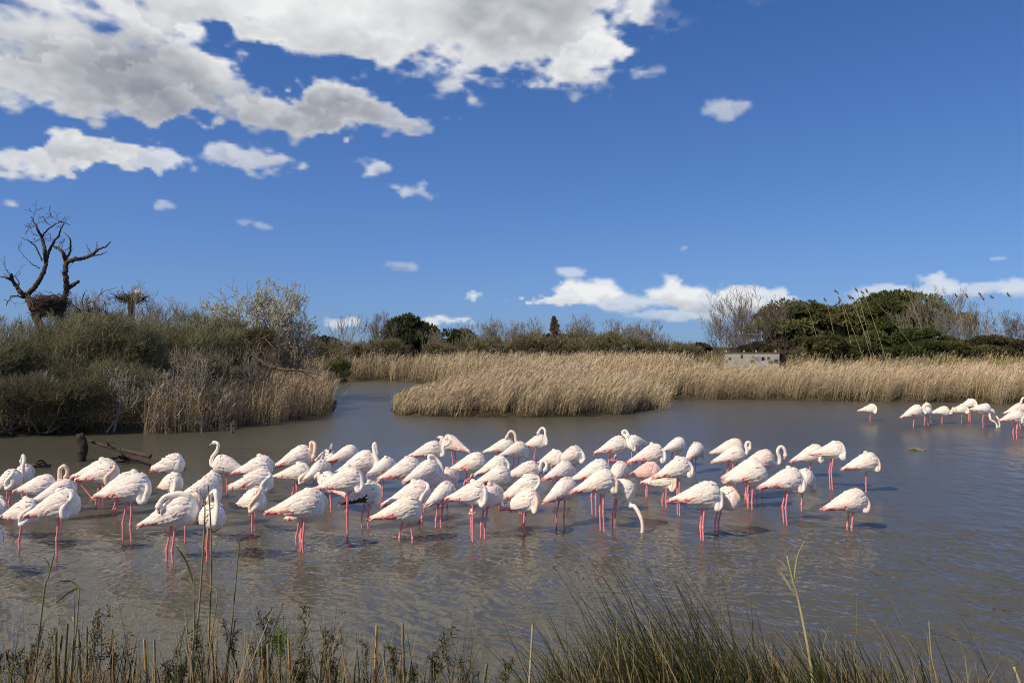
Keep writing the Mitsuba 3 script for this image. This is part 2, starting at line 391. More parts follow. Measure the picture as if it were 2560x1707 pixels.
bed(rear_right, 5000, 1.5, 2.0, (.20, .185, .09), (.36, .32, .17), 103, 'greenish reeds behind the golden ones on the right shore', lean=(.2, 0), plume=.3, w=.016)
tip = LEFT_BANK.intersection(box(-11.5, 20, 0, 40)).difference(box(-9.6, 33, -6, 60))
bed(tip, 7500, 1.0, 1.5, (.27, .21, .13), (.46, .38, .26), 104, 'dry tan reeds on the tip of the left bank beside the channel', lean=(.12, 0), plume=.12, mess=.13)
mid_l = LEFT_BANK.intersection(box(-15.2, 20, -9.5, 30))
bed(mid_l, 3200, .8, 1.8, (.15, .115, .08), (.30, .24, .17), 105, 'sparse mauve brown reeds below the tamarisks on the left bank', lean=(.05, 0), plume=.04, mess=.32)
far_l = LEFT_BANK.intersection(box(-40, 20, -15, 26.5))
bed(far_l, 420, .6, 1.3, (.06, .05, .035), (.14, .12, .08), 106, 'thin reeds at the far left water edge, coloured dark to imitate shade', lean=(.05, 0), plume=.0, mess=.36)  # stem colours lowered to paint in the shadow along this edge
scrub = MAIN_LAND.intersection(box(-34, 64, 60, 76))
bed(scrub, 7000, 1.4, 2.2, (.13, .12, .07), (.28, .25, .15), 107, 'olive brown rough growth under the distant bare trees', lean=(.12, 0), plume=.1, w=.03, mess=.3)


# --- branching
def grow(p, d, L, r, depth, R, out, spread=.55, up=.12, kids=(2, 3), shrink=.72, nseg=3, wig=.16, rs=.62, side=.5):
    """appends (p0, p1, r0, r1) along a wandering limb and grows its branches"""
    pts = [p]
    for s in range(nseg):
        d = d + R.normal(0, wig, 3) + [0, 0, up * .4]; d = d / np.linalg.norm(d)
        q = p + d * L / nseg; r1 = r * (1 - (1 - rs) * (s + 1) / nseg); r0 = r * (1 - (1 - rs) * s / nseg)
        out.append((p, q, r0, r1)); p = q; pts.append(p)
        if depth > 0 and s < nseg - 1 and R.uniform() < side:
            e = d + R.normal(0, spread, 3) + [0, 0, up]; e = e / np.linalg.norm(e)
            grow(p, e, L * shrink * R.uniform(.6, 1), r1 * .6, depth - 1, R, out, spread, up, kids, shrink, nseg, wig, rs, side)
    if depth > 0:
        for k in range(R.integers(kids[0], kids[1] + 1)):
            e = d + R.normal(0, spread, 3) + [0, 0, up]; e = e / np.linalg.norm(e)
            grow(p, e, L * shrink * R.uniform(.75, 1.1), r * rs * R.uniform(.65, .95), depth - 1, R, out, spread, up, kids, shrink, nseg, wig, rs, side)


def limbs(out, thick=.03, rmin=.004):
    P0, P1, R0, R1 = (np.array([o[i] for o in out]) for i in range(4))
    R0, R1 = np.maximum(R0, rmin), np.maximum(R1, rmin)
    m = R0 > thick; parts = []
    if m.any(): parts.append((*segs(P0[m], P1[m], R0[m], R1[m], 6), 0))
    if (~m).any(): parts.append((*segs(P0[~m], P1[~m], R0[~m], R1[~m], 3), 0))
    V, F, _ = cat(parts)
    return V, F, (P0, P1, R0, R1)


def bark_color(V, c, s=.3, f=6):
    return np.array(c)[None] * (1 - s + 2 * s * meshkit.fbm(V * f, 3, 9))[:, None]


def bare_tree(name, label, base, height, seed, c=(.17, .15, .125), stems=3, spread=.5, depth=4, rad=.07, up=.15, lean=(0, 0), group=None, rmin=.006, catn='tree', twig_c=None, wig=.16, first=.30):
    R = rnd(seed); trunk, crown, each = [], [], []
    for s in range(stems):
        d = np.array([R.normal(lean[0], spread * .55), R.normal(lean[1], spread * .55), 1.0]); d /= np.linalg.norm(d)
        tmp = []
        grow(np.array(base) + [R.normal(0, .12 * stems), R.normal(0, .12 * stems), -.1], d, height * first, rad * R.uniform(.7, 1.1), depth, R, tmp, spread, up, (2, 3), .74, 3, wig)
        mine = [o for o in tmp if o[2] > rad * .42]; trunk += mine; each.append(mine); crown += [o for o in tmp if o[2] <= rad * .42]
    zmax = max(o[1][2] for o in trunk + crown) - base[2]; k = height / zmax
    b = np.array(base, float)
    fix = lambda L: [(b + (o[0] - b) * [1, 1, k] if True else 0, b + (o[1] - b) * [1, 1, k], o[2], o[3]) for o in L]
    t = thing(name, label, catn, group)
    for mine in each:
        if mine:
            V, F, _ = limbs(fix(mine)); add(t + '__trunk', V, F, 'dry_bsdf', bark_color(V, c))
    labels[t + '__twigs'] = {'kind': 'stuff'}
    V, F, sg = limbs(fix(crown), rmin=rmin); add(t + '__twigs', V, F, 'dry_bsdf', bark_color(V, twig_c or c, .25, 2))
    return t, sg


def sprays(P, D, r, n=5, L=.3, w=.014, c=(.1, .11, .045), fan=.45, k=1):
    """fans of thin leafy strips at points P along directions D"""
    m = len(P); Q = np.repeat(P, n, 0); E = np.repeat(D, n, 0) + r.normal(0, fan, (m * n, 3))
    E /= np.linalg.norm(E, axis=1, keepdims=True); l = r.uniform(.5, 1.15, m * n) * L
    col = np.repeat(np.array(c) if np.ndim(c) > 1 else np.broadcast_to(c, (m, 3)), n, 0) * r.uniform(.75, 1.25, (m * n, 1))
    s = np.cross(E, r.normal(0, 1, (m * n, 3))); s /= np.linalg.norm(s, axis=1, keepdims=True); s *= w / 2
    tipp = Q + E * l[:, None] + [0, 0, -.0]
    midp = Q + E * (l * .5)[:, None] + r.normal(0, .015, (m * n, 3))
    V = np.stack([Q - s * .5, Q + s * .5, midp - s, midp + s, tipp], 1).reshape(-1, 3)
    b = (np.arange(m * n) * 5)[:, None]
    F = np.concatenate([b + [0, 1, 3], b + [0, 3, 2], b + [2, 3, 4]], 1).reshape(-1, 3)
    return V, F, np.repeat(col, 5, 0)


def tamarisk(label, c, rad, seed, n=1800, col=(.085, .09, .038), L=.36, w=.02, name='tamarisk_bush'):
    R = rnd(seed); c = np.array(c, float); rad = np.array(rad, float)
    lobes = []
    for i in range(11):
        a = R.uniform(0, 2 * np.pi); q = R.uniform(.2, .85)
        lobes.append((c + rad * [q * np.cos(a), q * np.sin(a), R.uniform(-.7, .55)], rad * R.uniform(.3, .5)))
    P = []; tone = []
    for i, (lc, lr) in enumerate(lobes):
        k = n // len(lobes); d = R.normal(0, 1, (k, 3)); d /= np.linalg.norm(d, axis=1, keepdims=True)
        P.append(lc + d * lr * (R.uniform(.15, 1.1, (k, 1)) ** .5)); tone.append(np.full(k, R.uniform(.7, 1.35)))
    P = np.vstack(P); tone = np.concatenate(tone)[:, None]
    hue = meshkit.noise(P * 1.1, 4)[:, None]
    colr = (np.array(col) * (1 - hue) + np.array([.22, .20, .135]) * hue) * tone
    D = (P - c) / rad * .5 + [0.12, 0, .75]; D /= np.linalg.norm(D, axis=1, keepdims=True)
    t = thing(name, label, 'bush')
    V, F, C = sprays(P, D, R, 6, L * 1.15, w * .8, colr, .55); add(t + '__foliage', V, F, 'leaf_bsdf', C)
    out = []
    for i, (lc, lr) in enumerate(lobes):
        b = np.array([c[0] + R.normal(0, .3), c[1] + R.normal(0, .3), 0.05]); q = spline([b, b * .5 + lc * .5 + R.normal(0, .2, 3), lc], 6)
        for j in range(5): out.append((q[j], q[j + 1], .045 - .006 * j, .045 - .006 * (j + 1)))
        for j in range(9):
            e = R.normal(0, 1, 3) + [0, 0, .5]; e /= np.linalg.norm(e); out.append((lc, lc + e * lr * 1.15, .012, .004))
    V, F, _ = limbs(out); add(t + '__branches', V, F, 'dry_bsdf', bark_color(V, (.12, .095, .07)))


# left bank: (px, py, depth, rx, rz, label)
for i, (px, py, dep, rx, rz, lab, sh) in enumerate([
    (-60, 905, 25.5, 2.3, 1.75, 'olive feathery tamarisk bush cut by the left frame edge', 1.),
    (95, 893, 27.5, 2.3, 1.7, 'dark olive tamarisk bush in front of the dead tree', .85),
    (228, 895, 26.2, 1.9, 1.6, 'tamarisk bush directly below the stick nest on its pole, nearest the water', 1.1),
    (330, 880, 29.5, 2.2, 1.40, 'tall tamarisk bush behind the others on the left bank', 1.0),
    (430, 905, 27.2, 1.9, 1.55, 'bright olive tamarisk bush in the middle of the left bank', 1.25),
    (545, 890, 29.5, 1.9, 1.45, 'rightmost tamarisk bush on the left bank, below the silvery willow', 1.0),
    (640, 875, 33.5, 1.5, 1.1, 'small dark evergreen bush at the foot of the silvery willow', .5),
    (20, 1010, 22.9, 1.6, .85, 'low bush at the far left water edge, coloured dark as if in shade', .40),  # foliage colour cut down to imitate the shade of the overhang
    (150, 1000, 23.2, 1.3, .75, 'low bush under the tamarisks, second from the left at the water edge, darkened as if in shade', .45),  # same shade put into the leaf colour here
    (225, 838, 33.0, 1.9, 1.1, 'greyish feathery bush behind, right of the dead tree', .95),
    (500, 835, 33.5, 2.3, 1.1, 'grey green thicket behind the tamarisks, left of the silvery willow', 1.0),
    (300, 965, 25.4, 1.4, .8, 'low olive bush hanging over the mauve reeds', .9)]):
    p = at(px, py, dep)
    tamarisk(lab, p, (rx, rx * .8, rz), 200 + i, n=2100 if i < 6 else 1000, col=tuple(np.array((.185, .198, .115)) * sh))
tamarisk('small green bush standing in the reeds of the back shore', at(850, 928, 57.5), (1.3, 1.0, 1.0), 215, 500, (.10, .115, .03), .4, .04)
for i, (px, top, wpx, lab) in enumerate([(880, 862, 150, 'low olive thicket under the leaning bare tree'), (975, 852, 110, 'low thicket in front of the round umbrella pine'), (1100, 862, 150, 'low brownish thicket between the two dark pines'), (1215, 846, 130, 'olive thicket under the slim bare trees'), (1320, 830, 120, 'olive thicket just left of the brown spike'), (1435, 838, 130, 'olive thicket just right of the brown spike')]):
    c_ = at(px, (top + 890) / 2, 67 + i % 3); tamarisk(lab, c_, (wpx / 2 / FOCAL * 68, 2.0, (890 - top) / 2 / FOCAL * 75), 240 + i, 700, (.20, .20, .11) if i % 2 else (.21, .185, .12), .5, .045)
tamarisk('pale grey green thicket left of the distant bare trees', at(800, 880, 64), (2.6, 1.6, 1.1), 216, 700, (.17, .17, .10), .5, .04)
for i, (px, py, dep, rx, rz, lab) in enumerate([
    (1505, 868, 62, 2.4, 1.4, 'low dark green thicket, left one behind the island reeds'),
    (1600, 876, 60, 1.9, 1.1, 'low green thicket behind the island reeds, nearest the picture board'),
    (1700, 886, 58, 2.0, .9, 'small olive thicket just left of the picture board')]):
    tamarisk(lab, at(px, py, dep), (rx, 2.0, rz), 220 + i, 800, (.15, .16, .065), .45, .045)


# --- dead tree with nest, nest pole
def zl(x, y, dep):   # survey marks of the left bank
    return at(x / 2.613, 500 + y / 2.613, dep)


t = thing('dead_tree', 'tall bare dead tree with dark twisted limbs on the left bank', 'tree')
D0 = 30.5
LIMB = {
 'trunk': ([(272, 900), (262, 840), (235, 760), (200, 680), (176, 625)], .17, .12),
 'trunk_001': ([(375, 900), (380, 790), (392, 700), (425, 620), (432, 540), (424, 450), (432, 400)], .145, .085),
 'limb': ([(178, 632), (130, 600), (97, 552), (72, 520), (40, 508), (0, 500)], .11, .02),
 'limb_001': ([(176, 620), (225, 570), (268, 500), (290, 440), (300, 390), (320, 330), (350, 270), (385, 220), (400, 180), (416, 145)], .105, .018),
 'limb_002': ([(297, 395), (290, 340), (275, 260), (245, 190), (222, 150), (200, 110)], .09, .015),
 'limb_003': ([(432, 405), (470, 390), (540, 380), (600, 358), (640, 322), (690, 300), (722, 272)], .10, .015),
 'limb_004': ([(430, 402), (410, 345), (372, 312), (340, 300)], .09, .03),
 'limb_005': ([(428, 395), (455, 320), (452, 250), (415, 215)], .05, .012),
 'limb_006': ([(272, 395), (232, 310), (180, 265), (130, 245)], .035, .01),
 'limb_007': ([(275, 238), (310, 190), (370, 150), (416, 143), (452, 166)], .035, .01),
 'limb_008': ([(430, 575), (470, 560), (510, 530)], .10, .06),
 'limb_009': ([(258, 448), (200, 412), (165, 380), (135, 345)], .02, .006),
 'limb_010': ([(600, 365), (660, 354), (702, 338)], .03, .008),
 'limb_011': ([(598, 355), (575, 320), (560, 288)], .02, .006), 'limb_012': ([(622, 335), (632, 300), (625, 268)], .02, .006),
 'limb_013': ([(72, 522), (68, 485)], .09, .05), 'limb_014': ([(110, 580), (122, 540), (100, 495)], .04, .01),
 'limb_015': ([(170, 640), (110, 628), (68, 632), (40, 690)], .04, .01)}
R = rnd(31); tw = []
for nm, (pp, r0, r1) in LIMB.items():
    P = np.array([zl(x, y, D0 + .25 * math.sin(x * .05 + y * .03)) for x, y in pp]); P = spline(P, 6 * len(P)); P[1:-1] += R.normal(0, .013, (len(P) - 2, 3))
    V, F = tube(P, np.linspace(r0, r1, len(P)), 9)
    V = rough(V, 7, r0 * .32)
    add(f'{t}__{nm}', V, F, 'dry_bsdf', bark_color(V, (.085, .068, .058), .45, 9), smooth=True)
    for k in range(len(P)):
        if R.uniform() < (.085 if k > len(P) * .3 else .04):
            d = R.normal(0, .7, 3) + [0, 0, .35]; d /= np.linalg.norm(d)
            grow(P[k], d, R.uniform(.2, .5), .012, 2, R, tw, .6, .1, (1, 2), .7, 3, .2)
labels[t + '__twigs'] = {'kind': 'stuff'}; V, F, _ = limbs(tw, rmin=.007); add(t + '__twigs', V, F, 'dry_bsdf', bark_color(V, (.10, .08, .068)))


def stick_nest(label, c, rx, rz, n, seed, rs=.012):
    R = rnd(seed); c = np.array(c); a = R.uniform(0, 2 * np.pi, n); q = R.uniform(.1, 1, n) ** .6
    z = R.uniform(-1, .35, n); q = q * (1 - .45 * np.clip(-z, 0, 1))
    P = c + np.column_stack([rx * q * np.cos(a), rx * q * np.sin(a), rz * z])
    d = np.column_stack([-np.sin(a), np.cos(a), R.normal(0, .25, n)]) + R.normal(0, .35, (n, 3)); d /= np.linalg.norm(d, axis=1, keepdims=True)
    l = R.uniform(.25, .7, n)[:, None] * rx
    V, F = segs(P - d * l, P + d * l, np.full(n, rs), np.full(n, rs * .6), 3)
    k = thing('stick_nest', label, 'nest')
    core, cf = tube(np.array([c + [0, 0, -rz], c + [0, 0, -rz * .6], c + [0, 0, 0], c + [0, 0, rz * .15]]), [rx * .35, rx * .7, rx * .8, rx * .5], 12)
    V, F, C = cat([(V, F, jitter((.115, .09, .07), n, R, .4).repeat(6, 0)), (core, cf, (.05, .04, .03))]); add(k, V, F, 'dry_bsdf', C)


stick_nest('huge dark stick nest wedged in the fork of the dead tree', zl(325, 660, D0), .78, .62, 420, 41)
k = thing('nest_pole', 'dark wooden post carrying a stork nest above the bushes', 'post')
pt = zl(857, 655, 40.0); V, F = tube(np.array([[pt[0], pt[1], z] for z in (-.2, 1, 2.5, 4, pt[2])]), .17, 10); add(k + '__post', V, F, 'dry_bsdf', bark_color(V, (.11, .09, .07), .4, 7), smooth=True)
V, F = segs(np.array([pt + [-.55, 0, -.05], pt + [0, -.55, -.05]]), np.array([pt + [.55, 0, -.05], pt + [0, .55, -.05]]), np.array([.05, .05]), np.array([.05, .05])); add(k + '__crosspiece', V, F, 'dry_bsdf', (.1, .08, .06))
stick_nest('flat ragged stick nest on top of the wooden post', pt + [0, 0, .15], .85, .2, 260, 42)
k = thing('stork', 'white stork sitting low in the nest on the post', 'bird')
b0 = pt + [.25, 0, .3]
V, F = tube(spline([b0 + [-.3, 0, 0], b0 + [-.1, 0, .08], b0 + [.12, 0, .1], b0 + [.2, 0, .06]], 8), [.03, .09, .13, .15, .15, .13, .09, .04], 10); V2, F2 = tube(spline([b0 + [.16, 0, .08], b0 + [.24, 0, .2], b0 + [.2, 0, .34], b0 + [.27, 0, .38]], 8), [.06, .05, .04, .035, .035, .045, .04, .02], 8)
V, F, C = cat([(V, F, (.82, .80, .76)), (V2, F2, (.82, .80, .76))]); C = C.copy(); C[:10 * 3] = (.06, .06, .06); add(k + '__body', V, F, 'feather_bsdf', C, smooth=True)
V, F = tube(spline([b0 + [.27, 0, .38], b0 + [.46, 0, .33]], 4), [.018, .014, .01, .003], 6); add(k + '__bill', V, F, 'horn_bsdf', (.6, .15, .05))

# --- silvery willow and the other leafless trees
tw, sg = bare_tree('willow_tree', 'silvery willow with pale catkins standing at the right of the left bank', at(668, 880, 36.5) * [1, 1, 0], 6.5, 312, (.24, .22, .19), 10, .78, 5, .085, .04, (-.02, 0), rmin=.008, first=.27)
P0, P1, R0, R1 = sg; R = rnd(77); m = (R0 < .02) & (P1[:, 2] > 2.2); P = P1[m]; P = np.vstack([P, P0[m] * .5 + P1[m] * .5])
keep = R.uniform(size=len(P)) < np.clip((P[:, 2] - 2.0) / 2.4, .15, .95); P = P[keep]; P = P[R.permutation(len(P))[:12000]]
d = R.normal(0, .5, (len(P), 3)) + [0, 0, .9]; d /= np.linalg.norm(d, axis=1, keepdims=True)
V, F, C = sprays(P, d, R, 2, .11, .035, jitter((.60, .61, .50), len(P), R, .25), .5); add(tw + '__catkins', V, F, 'leaf_bsdf', C)
GREY = (.235, .22, .185); BROWN = (.165, .145, .12)
for i, (px, dep, top, stems, spread, lab, lean, c, dth) in enumerate([
    (392, 39.0, 700, 5, .40, 'grey leafless shrub tree right of the nest post', 0, GREY, 5),
    (470, 37.5, 742, 5, .50, 'thin leafless shrub between the nest post and the silvery willow', 0, GREY, 4),
    (245, 36.0, 722, 6, .55, 'wide sparse leafless tree between the dead tree and the nest post', .25, GREY, 5),
    (30, 37.0, 790, 5, .55, 'low leafless shrub left of the dead tree', -.1, BROWN, 4),
    (955, 72.0, 772, 4, .50, 'bare tree leaning left beside the round dark pine', -.25, BROWN, 5),
    (868, 74.0, 782, 3, .30, 'thin pale bare tree left of the leaning one', 0, GREY, 4),
    (900, 70.0, 838, 4, .60, 'low bare shrub behind the back shore reeds', 0, BROWN, 4),
    (1200, 70.0, 784, 4, .42, 'slim bare tree right of the second dark pine', .1, GREY, 5),
    (1245, 72.0, 790, 4, .40, 'bare tree with upright twigs at the left of the central gap', .1, GREY, 5),
    (1330, 72.0, 790, 5, .42, 'bare tree with upswept twigs left of the brown spike', -.05, GREY, 5),
    (1450, 72.0, 782, 5, .48, 'bare tree just right of the brown spike', .1, GREY, 5),
    (1530, 70.0, 790, 5, .45, 'bare tree in the middle of the distant row', .05, GREY, 5),
    (1600, 68.0, 792, 4, .38, 'bare tree near the right end of the distant row', .05, GREY, 5),
    (1655, 66.0, 828, 4, .45, 'small bare tree ending the distant row on the right', .1, GREY, 4),
    (1700, 66.0, 848, 4, .6, 'lowest bare shrub left of the picture board', .1, BROWN, 4),
    (1885, 56.0, 698, 7, .36, 'tall dense leafless tree above the picture board', -.02, BROWN, 5),
    (1835, 55.0, 772, 5, .65, 'wide leafless shrub leaning left over the picture board', -.3, BROWN, 5),
    (1955, 52.0, 845, 4, .6, 'brown leafless thicket right of the picture board', .05, BROWN, 4),
    (2330, 56.0, 704, 4, .32, 'slender bare tree at the right end of the pine clump', .05, GREY, 5),
    (2385, 54.0, 770, 4, .35, 'bare tree right of the pine clump, first of two with upswept twigs', .1, GREY, 5),
    (2420, 55.0, 752, 4, .32, 'bare tree right of the pine clump, second of two with upswept twigs', .1, GREY, 5),
    (120, 25.2, 905, 7, .6, 'grey leafless shrub in front of the leftmost tamarisks', .1, GREY, 4),
    (285, 24.8, 915, 7, .6, 'grey leafless shrub growing through the mauve reeds', .2, GREY, 4),
    (400, 25.0, 880, 7, .55, 'bare grey shrub in front of the bright olive tamarisk', .1, GREY, 4),
    (505, 26.5, 862, 7, .5, 'bare grey shrub left of the mossy branch', .0, GREY, 4),
    (585, 27.5, 850, 6, .55, 'bare brown shrub behind the mossy branch', .1, BROWN, 4),
    (190, 29.0, 752, 4, .5, 'pale leafless shrub in front of the wide sparse tree', .1, GREY, 5),
    (720, 38.0, 775, 6, .5, 'leafless shrub merging with the right side of the silvery willow', .15, GREY, 5),
    (1100, 76.0, 815, 5, .45, 'bare tree just right of the round umbrella pine', .1, GREY, 4),
    (1290, 74.0, 800, 5, .4, 'bare tree in the central gap, between two upswept ones', .05, GREY, 4),
    (1415, 70.0, 800, 5, .4, 'low bare tree at the right foot of the brown spike', .1, BROWN, 4),
    (1570, 72.0, 800, 5, .45, 'bare tree between the middle and the right end of the distant row', .1, GREY, 4),
    (2545, 52.0, 772, 5, .55, 'leafless tree cut by the right frame edge', -.1, BROWN, 5)]):
    b = at(px, 868, dep); top_z = EYE_Z + (868 - top) / FOCAL * dep
    bare_tree('bare_tree', lab, (b[0], b[1], .15), top_z - .15, 400 + i, c, stems, spread, dth, .05 if dep < 60 else .055, .24, (lean, 0), rmin=.007 if dep < 60 else .0085)


# --- evergreens
def pine(name, label, c, rad, seed, n=2600, col=(.065, .085, .036), tuft=.34, lumps=26, trunk=True, flat=.35, catn='tree'):
    R = rnd(seed); c = np.array(c, float); rad = np.array(rad, float); P = []; N = []; tone = []
    for i in range(lumps):
        a = R.uniform(0, 2 * np.pi); u = R.uniform(-flat, 1); q = math.sqrt(max(0, 1 - u * u)) * R.uniform(.55, .85)
        lc = c + rad * [q * math.cos(a), q * math.sin(a), u * .62]; lr = rad * R.uniform(.26, .42)
        k = n // lumps; d = R.normal(0, 1, (k, 3)); d[:, 2] = np.abs(d[:, 2]) * .9 + d[:, 2] * .1; d /= np.linalg.norm(d, axis=1, keepdims=True)
        P.append(lc + d * lr * R.uniform(.7, 1.08, (k, 1))); N.append(d); tone.append(np.full(k, R.uniform(.7, 1.35)))
    P, N, tone = np.vstack(P), np.vstack(N), np.concatenate(tone)
    t = thing(name, label, catn)
    V, F, C = sprays(P, N + [0, 0, .25], R, 6, tuft, tuft * .26, np.array(col)[None] * tone[:, None] * R.uniform(.8, 1.2, (len(P), 1)), .55)
    add(t + '__crown', V, F, 'leaf_bsdf', C)
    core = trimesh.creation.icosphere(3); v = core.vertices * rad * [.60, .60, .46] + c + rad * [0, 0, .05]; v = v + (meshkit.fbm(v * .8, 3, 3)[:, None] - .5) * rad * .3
    add(t + '__inner_boughs', v, core.faces, 'dry_bsdf', (.018, .022, .010), smooth=True)  # solid near-black lump filling the inside of the crown
    if trunk:
        V, F = tube(spline([[c[0], c[1], -.1], [c[0] + .2, c[1], c[2] * .5], [c[0], c[1], c[2]]], 8), np.linspace(rad[0] * .08, rad[0] * .05, 8), 9)
        add(t + '__trunk', V, F, 'dry_bsdf', bark_color(V, (.16, .11, .08), .4, 4), smooth=True)


def pine_px(label, px, ptop, pbot, wpx, dep, seed, **k):
    c = at(px, (ptop + pbot) / 2, dep); rz = (pbot - ptop) / 2 / FOCAL * dep; rx = wpx / 2 / FOCAL * dep
    pine(k.pop('name', 'pine_tree'), label, c, (rx, rx * .9, rz), seed, **k)


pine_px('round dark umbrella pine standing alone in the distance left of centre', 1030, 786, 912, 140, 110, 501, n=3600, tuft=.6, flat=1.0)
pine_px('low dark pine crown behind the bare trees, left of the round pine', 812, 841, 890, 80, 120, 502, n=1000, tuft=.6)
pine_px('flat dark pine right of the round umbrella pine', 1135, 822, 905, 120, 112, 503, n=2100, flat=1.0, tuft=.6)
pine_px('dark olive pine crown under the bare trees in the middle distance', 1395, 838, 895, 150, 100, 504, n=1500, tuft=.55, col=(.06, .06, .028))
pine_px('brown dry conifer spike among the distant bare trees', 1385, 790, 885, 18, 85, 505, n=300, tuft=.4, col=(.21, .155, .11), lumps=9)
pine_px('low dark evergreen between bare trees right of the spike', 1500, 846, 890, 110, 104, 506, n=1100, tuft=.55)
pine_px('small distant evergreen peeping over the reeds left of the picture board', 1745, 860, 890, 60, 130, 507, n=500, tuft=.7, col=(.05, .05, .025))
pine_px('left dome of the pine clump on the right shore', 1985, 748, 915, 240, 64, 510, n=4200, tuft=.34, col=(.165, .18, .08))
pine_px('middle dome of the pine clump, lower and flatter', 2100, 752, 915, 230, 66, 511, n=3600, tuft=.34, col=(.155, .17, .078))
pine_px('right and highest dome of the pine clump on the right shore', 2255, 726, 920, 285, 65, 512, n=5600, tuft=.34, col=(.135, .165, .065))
for i, (px, top, bot, wpx, dep, lab, col) in enumerate([
    (2070, 838, 925, 160, 52, 'bramble bush in front of the left pine, nearest the picture board', (.12, .12, .06)),
    (2185, 822, 925, 150, 53, 'dark leafy bramble bush below the middle of the pine clump', (.11, .135, .058)),
    (2300, 818, 920, 170, 52, 'dark leafy bramble bush below the right pine', (.105, .135, .055)),
    (2390, 850, 918, 130, 51, 'olive bush right of the pine clump', (.12, .125, .06)),
    (2490, 840, 915, 150, 51, 'olive brown bush near the right frame edge', (.135, .125, .07)),
    (2590, 846, 915, 140, 50, 'bush cut by the right frame edge', (.12, .12, .06)),
    (2020, 842, 922, 110, 53, 'small olive bush between the picture board thicket and the brambles', (.115, .115, .058)),
    (1930, 850, 915, 150, 54, 'dark brown undergrowth behind the picture board', (.10, .085, .055))]):
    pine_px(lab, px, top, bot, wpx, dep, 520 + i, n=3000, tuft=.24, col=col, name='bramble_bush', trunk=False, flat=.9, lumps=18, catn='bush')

# --- tall plumed reeds rising over the pine clump
R = rnd(60); PLX = [2096, 2134, 2144, 2102, 2160, 2170, 2126, 2270, 2394, 2420, 2454, 2460, 2484, 2525, 2066, 2020]
for i, (tx, ty, bx, by) in enumerate([(2096, 732, 2128, 812), (2134, 746, 2160, 830), (2144, 727, 2172, 840), (2102, 750, 2120, 825), (2160, 733, 2196, 838), (2170, 730, 2242, 815), (2126, 745, 2150, 800), (2270, 728, 2300, 810), (2394, 742, 2410, 850), (2420, 742, 2436, 850), (2454, 740, 2470, 850), (2460, 748, 2476, 850), (2484, 745, 2500, 850), (2525, 741, 2552, 850), (2066, 752, 2084, 830), (2020, 770, 2040, 835)]):
    dep = 50.5 + (i % 4) * .4; top = at(tx, ty, dep); bot = at(bx, by, dep); g = bot + (bot - top) * (bot[2] - .1) / max(.3, (top[2] - bot[2])) * .9; g[2] = .1
    rank = sorted(range(16), key=lambda q: PLX[q]).index(i)
    k = thing('plumed_reed', f'tall thin reed with a brown plume above the right shore bushes, {ORD[rank]} from the left', 'reed', 'tall plumed reeds above the right hand bushes')
    P = spline([g, bot, top], 8); V, F = tube(P, np.linspace(.016, .010, 8), 4); add(k + '__stem', V, F, 'dry_bsdf', (.42, .36, .20))
    d = np.array([-.55, 0, .45]) if i in (0, 1, 4, 7, 12) else np.array([-.35, 0, .5]); d = d / np.linalg.norm(d); n = 26
    a = R.uniform(-.05, .8, n)[:, None]; V, F, C = sprays(top + d * .34 * a - d * .05, np.tile(d * [1, 1, .6] + [0, 0, -.1], (n, 1)), R, 2, .16, .036, jitter((.33, .23, .15), n, R, .2), .3)
    add(k + '__plume', V, F, 'dry_bsdf', C)

# --- fallen branches, dead shrub, driftwood
R = rnd(61)


def branch(name, label, pts, r0, r1, catn, c=(.11, .09, .075), twigs=6, seed=1, tl=.5):
    k = thing(name, label, catn); P = spline(pts, 6 * len(pts)); R = rnd(seed)
    V, F = tube(P, np.linspace(r0, r1, len(P)), 9); V = rough(V, 10, r0 * .8)
    add(k + '__stem', V, F, 'dry_bsdf', bark_color(V, c, .5, 14), smooth=True)
    out = []
    for i in range(twigs):
        q = P[R.integers(len(P) // 4, len(P))]; d = R.normal(0, .6, 3) + [0.1, 0, .35]; d /= np.linalg.norm(d)
        grow(q, d, tl * R.uniform(.5, 1.1), r1 * .7 + .006, 2, R, out, .6, .05, (1, 2), .7, 3, .2)
    if out:
        labels[k + '__twigs'] = {'kind': 'stuff'}; V, F, _ = limbs(out, rmin=.006); add(k + '__twigs', V, F, 'dry_bsdf', bark_color(V, c))
    return k


branch('dead_branch', 'long dead branch leaning out over the reeds at the tip of the left bank', [zl(1500, 1110, 29.5), zl(1640, 1030, 29.5), zl(1740, 1075, 29), zl(1850, 1105, 28.6), zl(1960, 1112, 28.3), zl(2095, 1142, 28)], .11, .025, 'branch', twigs=14, seed=5, tl=.8)
branch('dead_branch', 'mossy yellow brown branch rising from the reeds below the willow', [zl(1480, 1150, 29.2), zl(1560, 1030, 29.4), zl(1640, 950, 29.8), zl(1760, 880, 30.4)], .09, .03, 'branch', (.17, .125, .06), 16, 6, .9)
branch('dead_branch', 'dark broken limb lying across the top of the tamarisks', [zl(480, 800, 28.5), zl(590, 745, 28.6), zl(690, 810, 28.4), zl(745, 850, 28.2)], .14, .06, 'branch', twigs=12, seed=7, tl=.9)
for i, (x, y, lab) in enumerate([(60, 1440, 'pale dead shrub with bare twigs at the far left water edge'), (1240, 1470, 'tangle of dead brushwood at the water edge below the tamarisks'), (1420, 1500, 'small clump of bent dead twigs in the water at the left bank')]):
    p = zl(x, y, 23.8 if i else 23.2); bare_tree('dead_shrub', lab, (p[0], p[1], 0), (1.9, .85, .35)[i], 620 + i, (.22, .19, .15), 6, .8, 4, .03, .05, (.15 if i == 0 else 0, 0), catn='shrub')
p = W_(205, 1152); k = thing('tree_stump', 'dark weathered stump standing in the water behind the left flamingos', 'stump')
